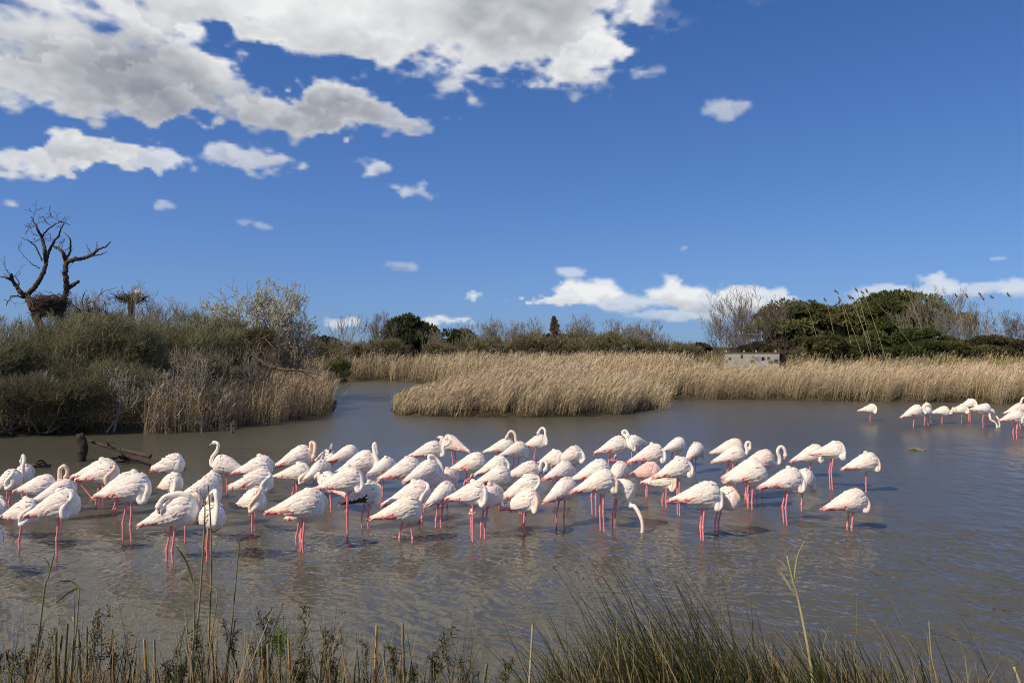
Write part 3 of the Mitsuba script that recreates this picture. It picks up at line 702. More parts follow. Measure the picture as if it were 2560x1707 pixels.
V, F = tube(spline([[p[0] + .02, p[1], -.3], [p[0], p[1], .1], [p[0] + .06, p[1], .3], [p[0] - .02, p[1], .52], [p[0] - .05, p[1], .66]], 14), [.12, .115, .10, .095, .10, .105, .095, .09, .10, .105, .10, .09, .08, .06], 12)
V = rough(V, 9, .10); add(k, V, F, 'dry_bsdf', bark_color(V, (.055, .048, .04), .6, 18), smooth=True)
a, b_, c_ = W_(400, 1172), W_(330, 1158), W_(240, 1140)
branch('driftwood_log', 'dark rough log lying in the water beside the fluffed-up flamingo', [[a[0] + .55, a[1], .02], [a[0], a[1], .10], [b_[0] + .1, b_[1], .12], [b_[0] - .5, b_[1] + .2, .02]], .085, .06, 'log', (.06, .052, .045), 1, 8, .25)
branch('driftwood_log', 'long thin driftwood branch slanting up to the left from the dark log', [[b_[0] + .3, b_[1] + .3, .12], [(b_[0] + c_[0]) / 2, b_[1] + .5, .3], [c_[0] + .1, b_[1] + .6, .47]], .05, .025, 'log', (.09, .08, .066), 3, 9, .2)
a, b_ = W_(80, 1168), W_(140, 1162)
branch('driftwood_log', 'short dark driftwood piece floating left of the stump', [[a[0] - .1, a[1], 0], [(a[0] + b_[0]) / 2, a[1], .07], [b_[0] + .1, a[1], .05]], .06, .03, 'log', (.07, .06, .05), 3, 10, .2)
a = W_(2272, 1123); b_ = W_(2312, 1127)
branch('driftwood_log', 'small mossy stick floating alone on the open water at right', [[a[0], a[1], .0], [(a[0] + b_[0]) / 2, a[1] - .1, .03], [b_[0], b_[1], .0]], .05, .03, 'log', (.17, .16, .12), 1, 11, .1)

# --- picture board of the bird hide
k = thing('hide_screen', 'pale board covered with small pictures, rising above the reeds on the right shore', 'board')
p0, p1 = at(1812, 884, 43.9), at(1948, 884, 43.9); zb = at(0, 925, 43.9)[2]; xm, wd, zt = (p0[0] + p1[0]) / 2, p1[0] - p0[0], p0[2]


def boxm(c, s, col, bev=.006):
    m = trimesh.creation.box(s); m.apply_translation(c); return m.vertices, m.faces, np.array(col, float)


PB = 43.9
rb = rnd(90)
for i in range(5):
    hh = (zt - zb) / 5
    V, F, c = boxm((xm, PB, zb + hh * (i + .5)), (wd, .04, hh - .008), (.50, .49, .42)); add(k + '__plank' + ('' if i == 0 else f'_{i:03d}'), V, F, 'dry_bsdf', np.array((.47, .455, .395)) * rb.uniform(.85, 1.1))
V, F, c = boxm((xm, PB + .02, zt + .05), (wd + .12, .14, .07), (.13, .12, .10)); add(k + '__top_rail', V, F, 'dry_bsdf', c)
V, F, c = boxm((xm + wd / 2 + .24, PB + .35, zb + (zt - zb) / 2), (.36, .5, zt - zb), (.03, .027, .024)); add(k + '__side_opening', V, F, 'dry_bsdf', c)  # solid near-black box imitates the shade inside an opening
for i, fx in enumerate((.03, .36, .58, .94)):
    V, F, c = boxm((xm - wd / 2 + wd * fx, PB + .06, (zt + .2) / 2), (.08, .06, zt + .2), (.42, .41, .37)); add(k + '__post' + ('' if i == 0 else f'_{i:03d}'), V, F, 'dry_bsdf', c)
pics = [(.03, .40, .03, .2, (.12, .12, .12)), (.09, .66, .045, .18, (.10, .12, .06)), (.19, .42, .06, .3, (.40, .40, .38)), (.31, .84, .04, .3, (.09, .09, .08)), (.41, .55, .04, .3, (.55, .53, .48)), (.505, .42, .07, .28, (.16, .15, .13)), (.52, .80, .045, .25, (.35, .28, .22)), (.585, .62, .06, .3, (.25, .24, .24)), (.635, .66, .05, .45, (.30, .34, .45)), (.70, .64, .045, .28, (.02, .02, .03)), (.73, .2, .10, .3, (.42, .45, .60)), (.80, .70, .045, .22, (.12, .14, .07)), (.84, .36, .075, .26, (.12, .12, .10)), (.94, .42, .085, .36, (.10, .11, .08)), (.95, .80, .06, .24, (.40, .42, .46))]
for i, (fx, fz, w_, h_, c) in enumerate(pics):
    V, F, c = boxm((xm - wd / 2 + wd * fx, PB - .028 - .002 * (i % 3), zb + (zt - zb) * (.24 + .74 * fz) - .03), (wd * w_, .014, (zt - zb) * h_ * .7), c); add(k + '__picture' + ('' if i == 0 else f'_{i:03d}'), V, F, 'dry_bsdf', c)

# ---------------------------------------------------------------- flamingos
# x, y, yaw, size, body lift, pose, marks, legs (along, across), label
BIRDS = [
    (-8.438, 12.467, -0.424, 0.9, -0.126, 'ss', '', [(-0.074, 0.04), (-0.019, -0.04)], 'sleeping flamingo cut by the left frame edge, highest of three pale bodies there'),
    (-8.682, 13.205, -0.871, 0.9, -0.129, 'pk', '', [(0.004, 0.04), (0.07, -0.04)], 'flamingo preening its back with arched grey neck, first in the back row from the left'),
    (-7.658, 12.045, -0.0, 0.939, -0.161, 'pb', 'p', [(-0.16, 0.04), (0.138, -0.04)], 'flamingo with salmon neck arched high and head down on its breast, far left'),
    (-7.036, 11.536, 0.369, 0.9, -0.126, 'sn', 'p', [(0.021, 0.04), (0.051, -0.04)], 'sleeping flamingo almost hidden behind the large front row bird at left, peach head showing'),
    (-5.837, 9.582, -0.0, 1.0, 0.016, 'ss', 'g', [(-0.045, 0)], 'large front row flamingo asleep on one leg with U-shaped neck fold'),
    (-6.526, 9.922, -0.347, 0.9, -0.085, 'ss', '', [(-0.088, 0)], 'front row flamingo asleep on one leg, leftmost one seen whole'),
    (-7.224, 10.332, -0.558, 0.9, -0.126, 'sn', '', [(-0.068, 0.04), (-0.029, -0.04)], 'flamingo mostly outside the left frame edge, only a ruffled grey breast showing'),
    (-6.146, 8.701, -0.68, 0.9, -0.126, 'ss', 'p', [(-0.054, 0.04), (-0.018, -0.04)], 'lowest flamingo at the left frame edge, only its curled peach neck in view'),
    (-7.33, 13.199, 0.066, 1.08, -0.195, 'sn', 'gS', [(0.002, 0.04), (0.066, -0.04)], 'flamingo stretching one pink leg out behind it near the driftwood log'),
    (-6.863, 12.464, -0.0, 1.018, -0.078, 'ss', 'rp', [(-0.122, 0)], 'peach headed flamingo asleep in front of the one stretching its leg'),
    (-6.263, 11.975, 0.096, 1.08, -0.236, 'sn', 'gp', [(-0.16, 0.04), (-0.16, -0.04)], 'sleeping flamingo with pink tail, directly behind the big bird below the log'),
    (-5.331, 10.382, -0.0, 1.08, 0.024, 'sf', 'g', [(-0.145, 0.04), (0.035, -0.04)], 'big sleeping flamingo in second row below the log, long pointed tail and straight front leg'),
    (-5.912, 12.895, -0.293, 0.9, 0.08, 'sn', 'f', [(-0.024, 0.04), (0.019, -0.04)], 'flamingo with fluffed-up white feathers spread over its back beside the log'),
    (-5.609, 12.226, -0.643, 0.9, -0.126, 'sf', '', [(-0.072, 0.04), (-0.023, -0.04)], 'sleeping flamingo just below the fluffed-up white one'),
    (-4.217, 9.342, -0.0, 1.064, -0.061, 'bk', 'g', [(-0.16, 0.04), (-0.023, -0.04)], 'large front flamingo with neck laid back over its shoulder and head hanging, two bent legs'),
    (-4.402, 10.132, -0.761, 0.9, 0.019, 'sn', 'p', [(-0.16, 0)], 'peach headed flamingo asleep behind the one with its neck laid back'),
    (-3.786, 9.342, -0.711, 0.9, -0.012, 'pk', 'r', [(-0.16, 0.04), (-0.023, -0.04)], 'front row flamingo preening with raised wing and hooked neck, behind two reed stems'),
    (-4.588, 11.067, 0.722, 0.9, 0.001, 'sf', 'p', [(0.026, 0.04), (0.073, -0.04)], 'flamingo with shadowed back and peach chest, above the hook-necked preening one'),
    (-4.983, 12.309, -1.057, 0.9, -0.126, 'sn', '', [(0.021, 0.04), (0.061, -0.04)], 'white rounded flamingo back below the upright-necked bird'),
    (-5.23, 13.518, 3.116, 0.92, -0.044, 'up', '', [(-0.031, 0)], 'flamingo standing tall with upright neck, facing left, black tipped bill'),
    (-4.313, 12.605, -0.099, 0.983, 0.028, 'sn', 'g', [(-0.089, 0.04), (-0.049, -0.04)], 'sleeping flamingo with red tail, to the right of the upright-necked one'),
    (-4.074, 11.89, -0.0, 0.985, -0.082, 'ss', 'f', [(-0.16, 0.04), (-0.021, -0.04)], 'ruffled flamingo with hooked neck fold, in front of the red tailed sleeper'),
    (-3.747, 10.748, -0.667, 0.9, -0.099, 'ss', 'pg', [(-0.096, 0.04), (0.036, -0.04)], 'small flamingo with orange salmon neck and dark wet legs, third row left of centre'),
    (-4.128, 14.326, 0.096, 1.08, -0.118, 'pb2', 'gp', [(-0.05, 0.04), (-0.004, -0.04)], 'flamingo preening with head pointing straight down, next to the four shaded birds left of centre'),
    (-3.857, 13.291, -0.0, 0.956, -0.175, 'ss', 'g', [(-0.094, 0.04), (0.003, -0.04)], 'flamingo with pink drooping tail and rounded breast, under the one preening straight down'),
    (-3.484, 13.41, 1.1, 0.9, -0.108, 'ss', '', [(-0.16, 0.04), (-0.16, -0.04)], 'greyish shaded flamingo narrow and seen end on, left of centre'),
    (-3.631, 14.512, -0.817, 0.9, -0.068, 'sn', 'T', [(-0.06, 0.04), (0.008, -0.04)], 'distant flamingo holding up one white and black wing tip, back row left of centre'),
    (-3.189, 14.326, 0.382, 0.9, 0.042, 'sn', 'pg', [(-0.072, 0.04), (-0.022, -0.04)], 'back row flamingo with pink tail touching the raised wing tip'),
    (-2.782, 13.74, 0.01, 1.08, -0.133, 'ne', '', [(0.134, 0.04), (0.16, -0.04)], 'white flamingo with neck bent up like a small hook, back row just left of centre'),
    (-2.325, 13.518, 0.967, 0.9, -0.07, 'ss', '', [(-0.16, 0.04), (-0.092, -0.04)], 'grey shaded flamingo with dark wing line, seen from behind, left of centre'),
    (-1.901, 13.251, 0.081, 1.08, -0.188, 'sn', 'gr', [(0.019, 0.04), (0.062, -0.04)], 'flamingo with vivid red tail and wing edge near the centre'),
    (-1.613, 14.575, -0.021, 0.938, 0.063, 'pf', 'g', [(-0.106, 0.04), (-0.059, -0.04)], 'back row flamingo whose neck curls up in front of its neighbour, near the centre'),
    (-1.241, 15.236, 2.768, 0.9, 0.132, 'lk', 'k', [(-0.035, 0.04), (-0.088, -0.04)], 'flamingo facing left with pink bill resting forward, highest in the centre back row'),
    (-1.407, 12.237, 0.47, 0.9, 0.08, 'sl', '', [(-0.106, 0.04), (-0.062, -0.04)], 'flamingo with small neck loop on its back, centre, above two sleeping ones'),
    (-1.111, 12.628, 0.929, 0.9, -0.126, 'ss', 'kp', [(-0.088, 0.04), (-0.021, -0.04)], 'salmon necked flamingo squeezed between two white ones near the centre'),
    (-1.52, 11.505, 0.069, 1.08, -0.284, 'ss', 'g', [(0.112, 0.04), (0.16, -0.04)], 'sleeping flamingo with red tail tip, behind the red striped front one'),
    (-1.497, 10.274, 0.102, 0.979, -0.192, 'sn', 'rpW', [(-0.041, 0.04), (0.135, -0.04)], 'front row flamingo with broad red wing stripe and drooping dark bill'),
    (-1.028, 11.215, 0.956, 0.9, -0.102, 'sn', 'p', [(-0.16, 0.04), (-0.103, -0.04)], 'round bodied peach flamingo seen from behind, between front row birds left of centre'),
    (-2.749, 9.806, -0.0, 1.08, -0.077, 'sn', 'g', [(-0.06, 0.04), (0.019, -0.04)], 'large front row flamingo with orange red tail tip and peach head, four legs showing beneath'),
    (-2.832, 10.126, -0.632, 0.9, -0.126, 'sn', '', [(-0.16, 0.04), (-0.12, -0.04)], 'flamingo hidden behind the large one with orange red tail, only two legs showing'),
    (-2.402, 10.783, -0.0, 0.989, 0.128, 'sf', 'g', [(0.007, 0.04), (0.024, -0.04)], 'tall flamingo asleep on two legs held close together, long neck fold, centre left'),
    (-2.998, 12.192, 2.483, 0.9, -0.12, 'lo', '', [(-0.039, 0)], 'flamingo facing left with red and black bill, behind the tall one centre left'),
    (-2.169, 11.104, 0.48, 0.9, -0.082, 'ss', 'D', [(-0.068, 0.04), (0.019, -0.04)], 'grey shaded flamingo with black wing feathers, right of the tall sleeping one'),
    (-0.765, 14.265, -0.028, 1.059, -0.222, 'sn', 'grpK', [(-0.16, 0.04), (0.012, -0.04)], 'flamingo with bright red tail and one folded salmon leg tucked up, centre'),
    (-0.18, 16.192, 0.098, 0.962, -0.099, 'pk', 'p', [(-0.099, 0.04), (-0.059, -0.04)], 'back row flamingo with golden arched neck, preening its wing, centre'),
    (0.106, 15.59, 0.529, 0.9, -0.048, 'sf', '', [(-0.084, 0.04), (0.023, -0.04)], 'sleeping flamingo below the golden necked preening one'),
    (0.611, 17.365, -0.466, 0.9, -0.105, 'pk', 'r', [(-0.112, 0.04), (-0.08, -0.04)], 'highest flamingo of the central back row, preening its back with looped white neck'),
    (-0.286, 13.853, 0.075, 0.91, -0.106, 'sf', 'r', [(-0.041, 0.04), (0.004, -0.04)], 'sleeping flamingo in the crowded centre, in front of the two preening back row birds'),
    (-0.247, 12.529, 0.186, 0.9, -0.07, 'sn', 'g', [(-0.005, 0.04), (0.022, -0.04)], 'flamingo with red tail low in the centre crowd, just above the front row'),
    (0.27, 13.478, 0.084, 0.901, -0.13, 'pb3', 'g', [(-0.16, 0.04), (-0.16, -0.04)], 'flamingo with golden neck and black bill tip hanging beside it, centre crowd'),
    (0.242, 12.052, -0.0, 1.08, -0.284, 'ss', 'g', [(-0.119, 0.04), (-0.08, -0.04)], 'flamingo with white neck fold at its right, under the one with hanging black bill tip'),
    (0.199, 10.666, -0.484, 0.9, -0.098, 'sf', 'prg', [(-0.025, 0.04), (-0.006, -0.04)], 'front row flamingo with orange salmon chest and red tail, centre, dark wet legs'),
    (-0.547, 10.338, -0.357, 0.9, 0.072, 'sf', 'gr', [(-0.026, 0.04), (0.022, -0.04)], 'front row flamingo with red wing edge and long neck fold, centre, four legs beneath'),
    (-0.319, 10.626, 0.904, 0.9, -0.035, 'ss', 'k', [(-0.16, 0.04), (-0.16, -0.04)], 'fluffy flamingo tucked directly behind the right side of a front row sleeper'),
    (0.842, 14.918, -0.778, 0.9, -0.126, 'sn', '', [(-0.093, 0.04), (-0.043, -0.04)], 'half shaded flamingo in the back row just right of the centre crowd'),
    (1.217, 14.832, -0.076, 0.934, -0.078, 'sf', 'fr', [(0.044, 0.04), (0.068, -0.04)], 'sleeping flamingo with dark red wing patch and ruffled crown, right of the centre crowd'),
    (0.912, 13.389, 0.514, 0.9, -0.126, 'sf', 'rg', [(-0.16, 0.04), (0.16, -0.04)], 'sleeping flamingo with pink tail just above the round peach backed one in front'),
    (0.79, 11.177, 0.66, 0.9, -0.032, 'sn', 'p', [(-0.123, 0.04), (-0.046, -0.04)], 'round peach backed flamingo on two thin dark legs, front right of centre'),
    (1.362, 11.975, 0.052, 0.934, 0.092, 'sn', 'r', [(-0.052, 0.04), (-0.011, -0.04)], 'sleeping flamingo overlapping a front row one, with bright orange legs, right of centre'),
    (1.296, 10.873, 0.076, 0.944, 0.105, 'sf', 'gpY', [(0.013, 0.04), (0.06, -0.04)], 'front row flamingo with orange red tail and yellow leg ring, left of the feeding bird'),
    (1.612, 11.067, -0.659, 0.9, 0.005, 'fd', '', [(-0.16, 0.04), (-0.073, -0.04)], 'grey shaded flamingo dipping its white neck straight into the water'),
    (1.92, 13.304, 0.978, 0.9, -0.124, 'ss', 'p', [(-0.015, 0.04), (0.042, -0.04)], 'flamingo with peach head and white neck fold, half shaded, above the feeding bird'),
    (2.404, 17.174, -0.101, 1.08, -0.276, 'pb4', 'gK', [(-0.16, 0.04), (-0.005, -0.04)], 'back row flamingo with head tucked against its raised neck and one leg lifted'),
    (2.852, 17.099, 3.859, 0.9, -0.078, 'sf', '', [(-0.115, 0.04), (0.123, -0.04)], 'rounded white flamingo facing left in the back row with grey shaded neck'),
    (2.896, 15.376, -0.015, 1.08, -0.223, 'sf', 'rg', [(-0.16, 0.04), (0.08, -0.04)], 'sleeping flamingo with pink wing edge under the rounded white left-facing one'),
    (3.729, 16.758, 0.454, 0.9, -0.1, 'sn', 'p', [(-0.16, 0.04), (-0.06, -0.04)], 'upright sitting round flamingo with peach neck, back row right of centre'),
    (3.972, 16.011, 0.834, 0.9, -0.126, 'ss', 'p', [(-0.149, 0.04), (-0.111, -0.04)], 'half shaded peach flamingo, rightmost of its back row group right of centre'),
    (2.461, 13.389, -0.722, 0.9, -0.126, 'sn', 'kk', [(-0.055, 0.04), (0.002, -0.04)], 'deep pink flamingo with rosy feathers, the pinkest of the flock'),
    (2.678, 11.975, -0.0, 0.901, 0.156, 'sf', 'g', [(0.006, 0.04), (0.025, -0.04)], 'tall flamingo with long white hanging neck fold, in front of the deep pink one'),
    (2.583, 12.529, -0.575, 0.9, -0.126, 'sf', 'gp', [(-0.035, 0.04), (0.057, -0.04)], "small flamingo with another bird's shadow across its back, right of the deep pink one"),
    (2.678, 10.395, -0.0, 1.008, -0.028, 'sf', 'g', [(-0.014, 0.04), (0.006, -0.04)], 'large front row flamingo asleep on one leg with pale pink tail, right half'),
    (3.052, 10.626, -0.999, 0.9, -0.047, 'sn', 'pk', [(-0.16, 0.04), (-0.16, -0.04)], 'grey shaded flamingo with peach head, right behind a large front row sleeper'),
    (4.498, 15.168, 0.088, 0.976, 0.007, 'sn', 'k', [(-0.049, 0.04), (0.02, -0.04)], 'upper of two stacked flamingos with raised pink tail, right back row'),
    (4.393, 14.703, 0.002, 0.935, -0.053, 'n3', '', [(-0.149, 0.04), (0.033, -0.04)], 'lower of two stacked flamingos, neck looped up at the right with dark bill'),
    (4.497, 13.357, 0.039, 0.932, 0.063, 's3', 'k', [(-0.085, 0.04), (0.001, -0.04)], 'flamingo with curved S neck and head bent down, black bill tip, right of the flock'),
    (4.198, 13.117, -0.093, 1.029, -0.141, 'sn', 'g', [(-0.07, 0.04), (-0.038, -0.04)], 'upper of two overlapping pinkish tailed flamingos left of the S necked one'),
    (4.014, 12.4, 0.103, 1.028, -0.102, 'sn', '', [(-0.048, 0.04), (-0.008, -0.04)], 'lower of two overlapping flamingos, standing on two close pink legs, right of the flock'),
    (4.21, 11.344, -0.0, 0.938, 0.061, 'sf', '', [(-0.019, 0.04), (-0.007, -0.04)], 'sleeping flamingo on one thick pink leg with long neck fold, right front'),
    (4.852, 12.309, 0.927, 0.9, -0.09, 'ss', '', [(-0.16, 0)], 'flamingo tucked directly behind the right front sleeper, only its chest and one leg showing'),
    (6.236, 15.376, -0.035, 0.971, -0.144, 'ss', '', [(-0.054, 0)], 'sleeping flamingo on one leg, left one of two touching birds at the upper right'),
    (6.101, 14.086, -0.424, 0.9, 0.153, 'sf', 'rg', [(-0.047, 0.04), (0.003, -0.04)], 'flamingo with red wing patch, right one of two touching birds at the upper right'),
    (6.579, 13.796, 0.016, 0.944, -0.06, 'sf', 'rp', [(0.015, 0)], 'sleeping flamingo on one leg, alone with orange tail tip, farthest right of the main flock'),
    (4.998, 10.923, 0.072, 0.928, -0.171, 'sf', 'gpY', [(-0.036, 0.04), (0.008, -0.04)], 'rightmost front flamingo, standing alone in deeper water with a yellow leg ring'),
    (13.137, 27.141, -0.641, 0.9, -0.133, 'sf', '', [(0.007, 0)], 'distant lone flamingo asleep on one pale leg, leftmost of the far group'),
    (13.569, 24.924, -0.044, 1.049, -0.133, 's4', '', [(-0.033, 0)], 'distant flamingo with S-shaped neck, second from left in the far group'),
    (14.415, 25.715, 0.827, 0.9, -0.119, 'fd2', '', [(-0.15, 0.04), (-0.028, -0.04)], 'distant flamingo feeding with lowered wavy neck and dark bill at the water'),
    (15.017, 26.831, 0.716, 0.9, -0.072, 'sn', 'k', [(-0.047, 0.04), (0.034, -0.04)], 'distant flamingo with arched pinkish back, behind the feeding one with lowered wavy neck'),
    (15.205, 26.173, -0.611, 0.9, -0.141, 's5', '', [(-0.006, 0)], 'small distant flamingo with neck raised in a short hook'),
    (15.876, 26.173, -0.525, 0.9, -0.075, 'sf', 'g', [(0.019, 0)], 'distant sleeping flamingo with pink tail, left of the tallest far one'),
    (16.592, 26.831, -0.512, 0.9, 0.067, 'sf', '', [(-0.034, 0.04), (0.019, -0.04)], 'tallest distant flamingo, highest back in the far group'),
    (15.859, 24.924, -0.211, 0.9, 0.06, 'fd2', '', [(-0.0, 0)], 'distant flamingo bending its neck into the water, right of the tallest far one'),
    (16.194, 25.245, -0.2, 0.9, -0.11, 'fd', 'k', [(0.006, 0.04), (0.05, -0.04)], 'pinkish distant flamingo half hidden behind a bending one, head near the water'),
    (16.781, 24.534, -0.073, 0.976, 0.028, 'pk', 'k', [(0.004, 0.04), (0.047, -0.04)], 'distant flamingo at the right frame edge with arched neck above its back'),
    (14.831, 21.842, -0.0, 1.015, -0.01, 'ss', 'g', [(0.013, 0.04), (0.038, -0.04)], 'nearest flamingo at the right frame edge, pink tail pointing left'),
    (16.662, 23.885, 0.757, 0.9, -0.244, 'sf', '', [(-0.16, 0.04), (-0.005, -0.04)], 'flamingo cut off by the right frame edge'),
]


TX = np.array([-.34, -.30, -.24, -.16, -.07, .02, .10, .165, .21, .24, .25])
TZ = np.array([.555, .565, .585, .610, .632, .646, .650, .648, .642, .636, .634])
RZ = np.array([.012, .034, .066, .106, .146, .170, .178, .166, .136, .076, .012])
RY = np.array([.014, .038, .068, .098, .122, .136, .138, .126, .100, .058, .012])
WX = np.array([-.46, -.40, -.33, -.25, -.16, -.07, .02, .10, .165, .21])   # the folded wings' envelope
WZ = np.array([.535, .552, .568, .590, .613, .637, .654, .664, .667, .662])
WRZ = np.array([.018, .034, .058, .090, .126, .158, .176, .176, .156, .118])
WRY = np.array([.016, .034, .060, .088, .114, .134, .145, .143, .126, .096])


def env(x, th, off=0.0):
    ry, rz = np.interp(x, WX, WRY) + off, np.interp(x, WX, WRZ) + off
    return np.stack([x, ry * np.cos(th), np.interp(x, WX, WZ) + rz * np.sin(th)], -1)


POSES = {   # neck control points, then bill tip or None; y is the side the neck leans to
 'sn': ([(.17, -.04, .66), (.215, -.06, .64), (.225, -.05, .70), (.19, -.02, .765), (.13, 0, .808), (.06, .01, .822)], None),
 'sf': ([(.15, .06, .60), (.17, .095, .535), (.19, .105, .50), (.215, .10, .515), (.232, .085, .575), (.235, .065, .65), (.215, .045, .72), (.17, .02, .775), (.11, 0, .812), (.05, 0, .825)], None),
 'ss': ([(.17, .06, .59), (.15, .105, .53), (.125, .130, .50), (.105, .138, .54), (.12, .138, .615), (.165, .118, .68), (.205, .075, .725), (.185, .03, .775), (.11, 0, .812), (.05, 0, .825)], None),
 'sl': ([(.19, .02, .62), (.25, .07, .50), (.275, .07, .56), (.27, .05, .70), (.20, .02, .84), (.12, .01, .91), (.06, .03, .90), (.05, .05, .85)], None),
 'pb': ([(.19, 0, .66), (.27, 0, .67), (.315, 0, .78), (.315, 0, .93), (.345, 0, 1.01), (.40, 0, 1.01), (.44, 0, .93), (.425, 0, .85)], (.36, 0, .74)),
 'pb2': ([(.19, 0, .68), (.24, .02, .76), (.25, .04, .86), (.30, .06, .88), (.33, .08, .82), (.32, .09, .73), (.30, .10, .66)], (.265, .11, .55)),
 'pb3': ([(.19, 0, .66), (.25, .02, .66), (.27, .05, .76), (.30, .07, .85), (.36, .09, .85), (.39, .10, .79), (.375, .10, .72)], (.31, .10, .61)),
 'pb4': ([(.20, 0, .60), (.25, 0, .58), (.28, .02, .66), (.25, .03, .80), (.20, .02, .88), (.215, .02, .94), (.27, .02, .945), (.295, .03, .89)], (.29, .05, .79)),
 'pk': ([(.18, .02, .62), (.25, .05, .58), (.28, .06, .68), (.265, .05, .84), (.24, .04, .96), (.18, .04, 1.01), (.11, .05, .98), (.07, .06, .92)], (.04, .07, .81)),
 'ne': ([(.18, .03, .62), (.25, .07, .54), (.275, .06, .64), (.255, .04, .78), (.245, .03, .90), (.265, .02, .945), (.29, .02, .91), (.285, .02, .83)], (.26, .02, .73)),
 'pf': ([(.19, .02, .62), (.25, .06, .55), (.30, .07, .60), (.29, .06, .70), (.33, .05, .76), (.40, .04, .78), (.425, .03, .84), (.39, .02, .885)], (.28, .02, .90)),
 'up': ([(.18, 0, .63), (.25, 0, .615), (.295, 0, .68), (.275, 0, .80), (.215, 0, .91), (.175, 0, .99), (.185, 0, 1.06), (.235, 0, 1.085)], (.37, 0, .96)),
 'lk': ([(.19, 0, .63), (.245, .05, .55), (.265, .06, .62), (.23, .05, .72), (.24, .04, .77), (.28, .03, .765)], (.40, .02, .73)),
 'lo': ([(.19, 0, .62), (.25, .02, .60), (.29, .02, .66), (.29, .02, .72), (.33, .02, .745), (.37, .02, .72)], (.41, .02, .60)),
 'bk': ([(.16, 0, .70), (.195, 0, .77), (.15, .03, .835), (.07, .06, .870), (-.02, .09, .875), (-.085, .115, .845), (-.115, .135, .785)], (-.12, .15, .68)),
 's3': ([(.18, 0, .60), (.26, 0, .555), (.34, 0, .57), (.375, 0, .66), (.345, 0, .78), (.355, 0, .87), (.415, 0, .89), (.465, 0, .83), (.47, 0, .76)], (.43, 0, .63)),
 's4': ([(.18, 0, .60), (.25, 0, .54), (.32, 0, .52), (.35, .02, .60), (.31, .03, .70), (.33, .03, .79), (.40, .03, .80)], (.46, .03, .70)),
 's5': ([(.18, 0, .60), (.28, 0, .58), (.34, 0, .62), (.335, 0, .72), (.36, 0, .80), (.41, 0, .79)], (.45, 0, .68)),
 'n3': ([(.18, 0, .64), (.25, 0, .64), (.29, 0, .73), (.28, 0, .85), (.32, 0, .92), (.37, 0, .89), (.37, 0, .80)], (.32, 0, .67)),
 'fd': ([(.16, 0, .62), (.25, .02, .50), ('a', .30, .02, .36), ('a', .38, .02, .24), ('a', .42, .02, .10), ('a', .42, .02, -.04)], None),
 'fd2': ([(.18, 0, .58), ('a', .27, .02, .34), ('a', .28, .02, .25), ('a', .35, .02, .21), ('a', .42, .02, .15), ('a', .45, .02, .07)], ('a', .44, .02, -.06))}


def manifold(V, F):
    m = m3.Manifold(m3.Mesh(vert_properties=np.asarray(V, np.float32), tri_verts=np.asarray(F, np.uint32)))
    return m if m.volume() > 0 else m3.Manifold(m3.Mesh(vert_properties=np.asarray(V, np.float32), tri_verts=np.asarray(F, np.uint32)[:, ::-1].copy()))


def torso():
    x = np.linspace(-.34, .25, 17); an = np.arange(18) * 2 * np.pi / 18
    x = np.concatenate([x[:-1], [.225, .242, .25]]); x = np.unique(np.round(x, 4))
    V = np.vstack([np.stack([np.full(18, q), np.interp(q, TX, RY) * np.cos(an), np.interp(q, TX, TZ) + np.interp(q, TX, RZ) * np.sin(an)], 1) for q in x])
    n = len(x); V = np.vstack([V, [[-.35, 0, .552], [.253, 0, .648]]]); i = np.arange(18); j = (i + 1) % 18; F = []
    for k in range(n - 1): F += [np.stack([i + k * 18, j + k * 18, j + k * 18 + 18], 1), np.stack([i + k * 18, j + k * 18 + 18, i + k * 18 + 18], 1)]
    F += [np.stack([j, i, i * 0 + n * 18], 1), np.stack([i + (n - 1) * 18, j + (n - 1) * 18, i * 0 + n * 18 + 1], 1)]
    return V, np.vstack(F)


TORSO = torso()
PINK, RED, ROSE = np.array([.80, .27, .31]), np.array([.74, .11, .13]), np.array([.85, .40, .39])


def feathers(x0, th0, L, wid, droop, off, lift, R):
    """vectorised overlapping feathers lying on the wing envelope; sign of th0 mirrored by the caller"""
    n = len(x0); t = np.array([0, .35, .7, .92, 1.0]); wp = np.array([.55, .95, 1.0, .62, .08])
    x = x0[:, None] - L[:, None] * t; x = np.maximum(x, -.475)
    th = th0[:, None] - droop[:, None] * t
    o = off[:, None] + lift[:, None] * t ** 2
    rad = np.maximum(np.interp(x, WX, (WRY + WRZ) / 2), .035)
    dth = np.minimum(wid[:, None] * wp / 2 / rad, .7)
    G = np.stack([env(x, th - dth, o - .004), env(x, th, o + .004), env(x, th + dth, o - .004)], 2)   # n,5,3,3
    V = G.reshape(-1, 3); b = (np.arange(n) * 15)[:, None]; f = []
    for k in range(4):
        for c in range(2):
            q = k * 3 + c; f += [[q, q + 1, q + 4], [q, q + 4, q + 3]]
    return V, (b[:, :, None] + np.array(f)[None]).reshape(-1, 3), t


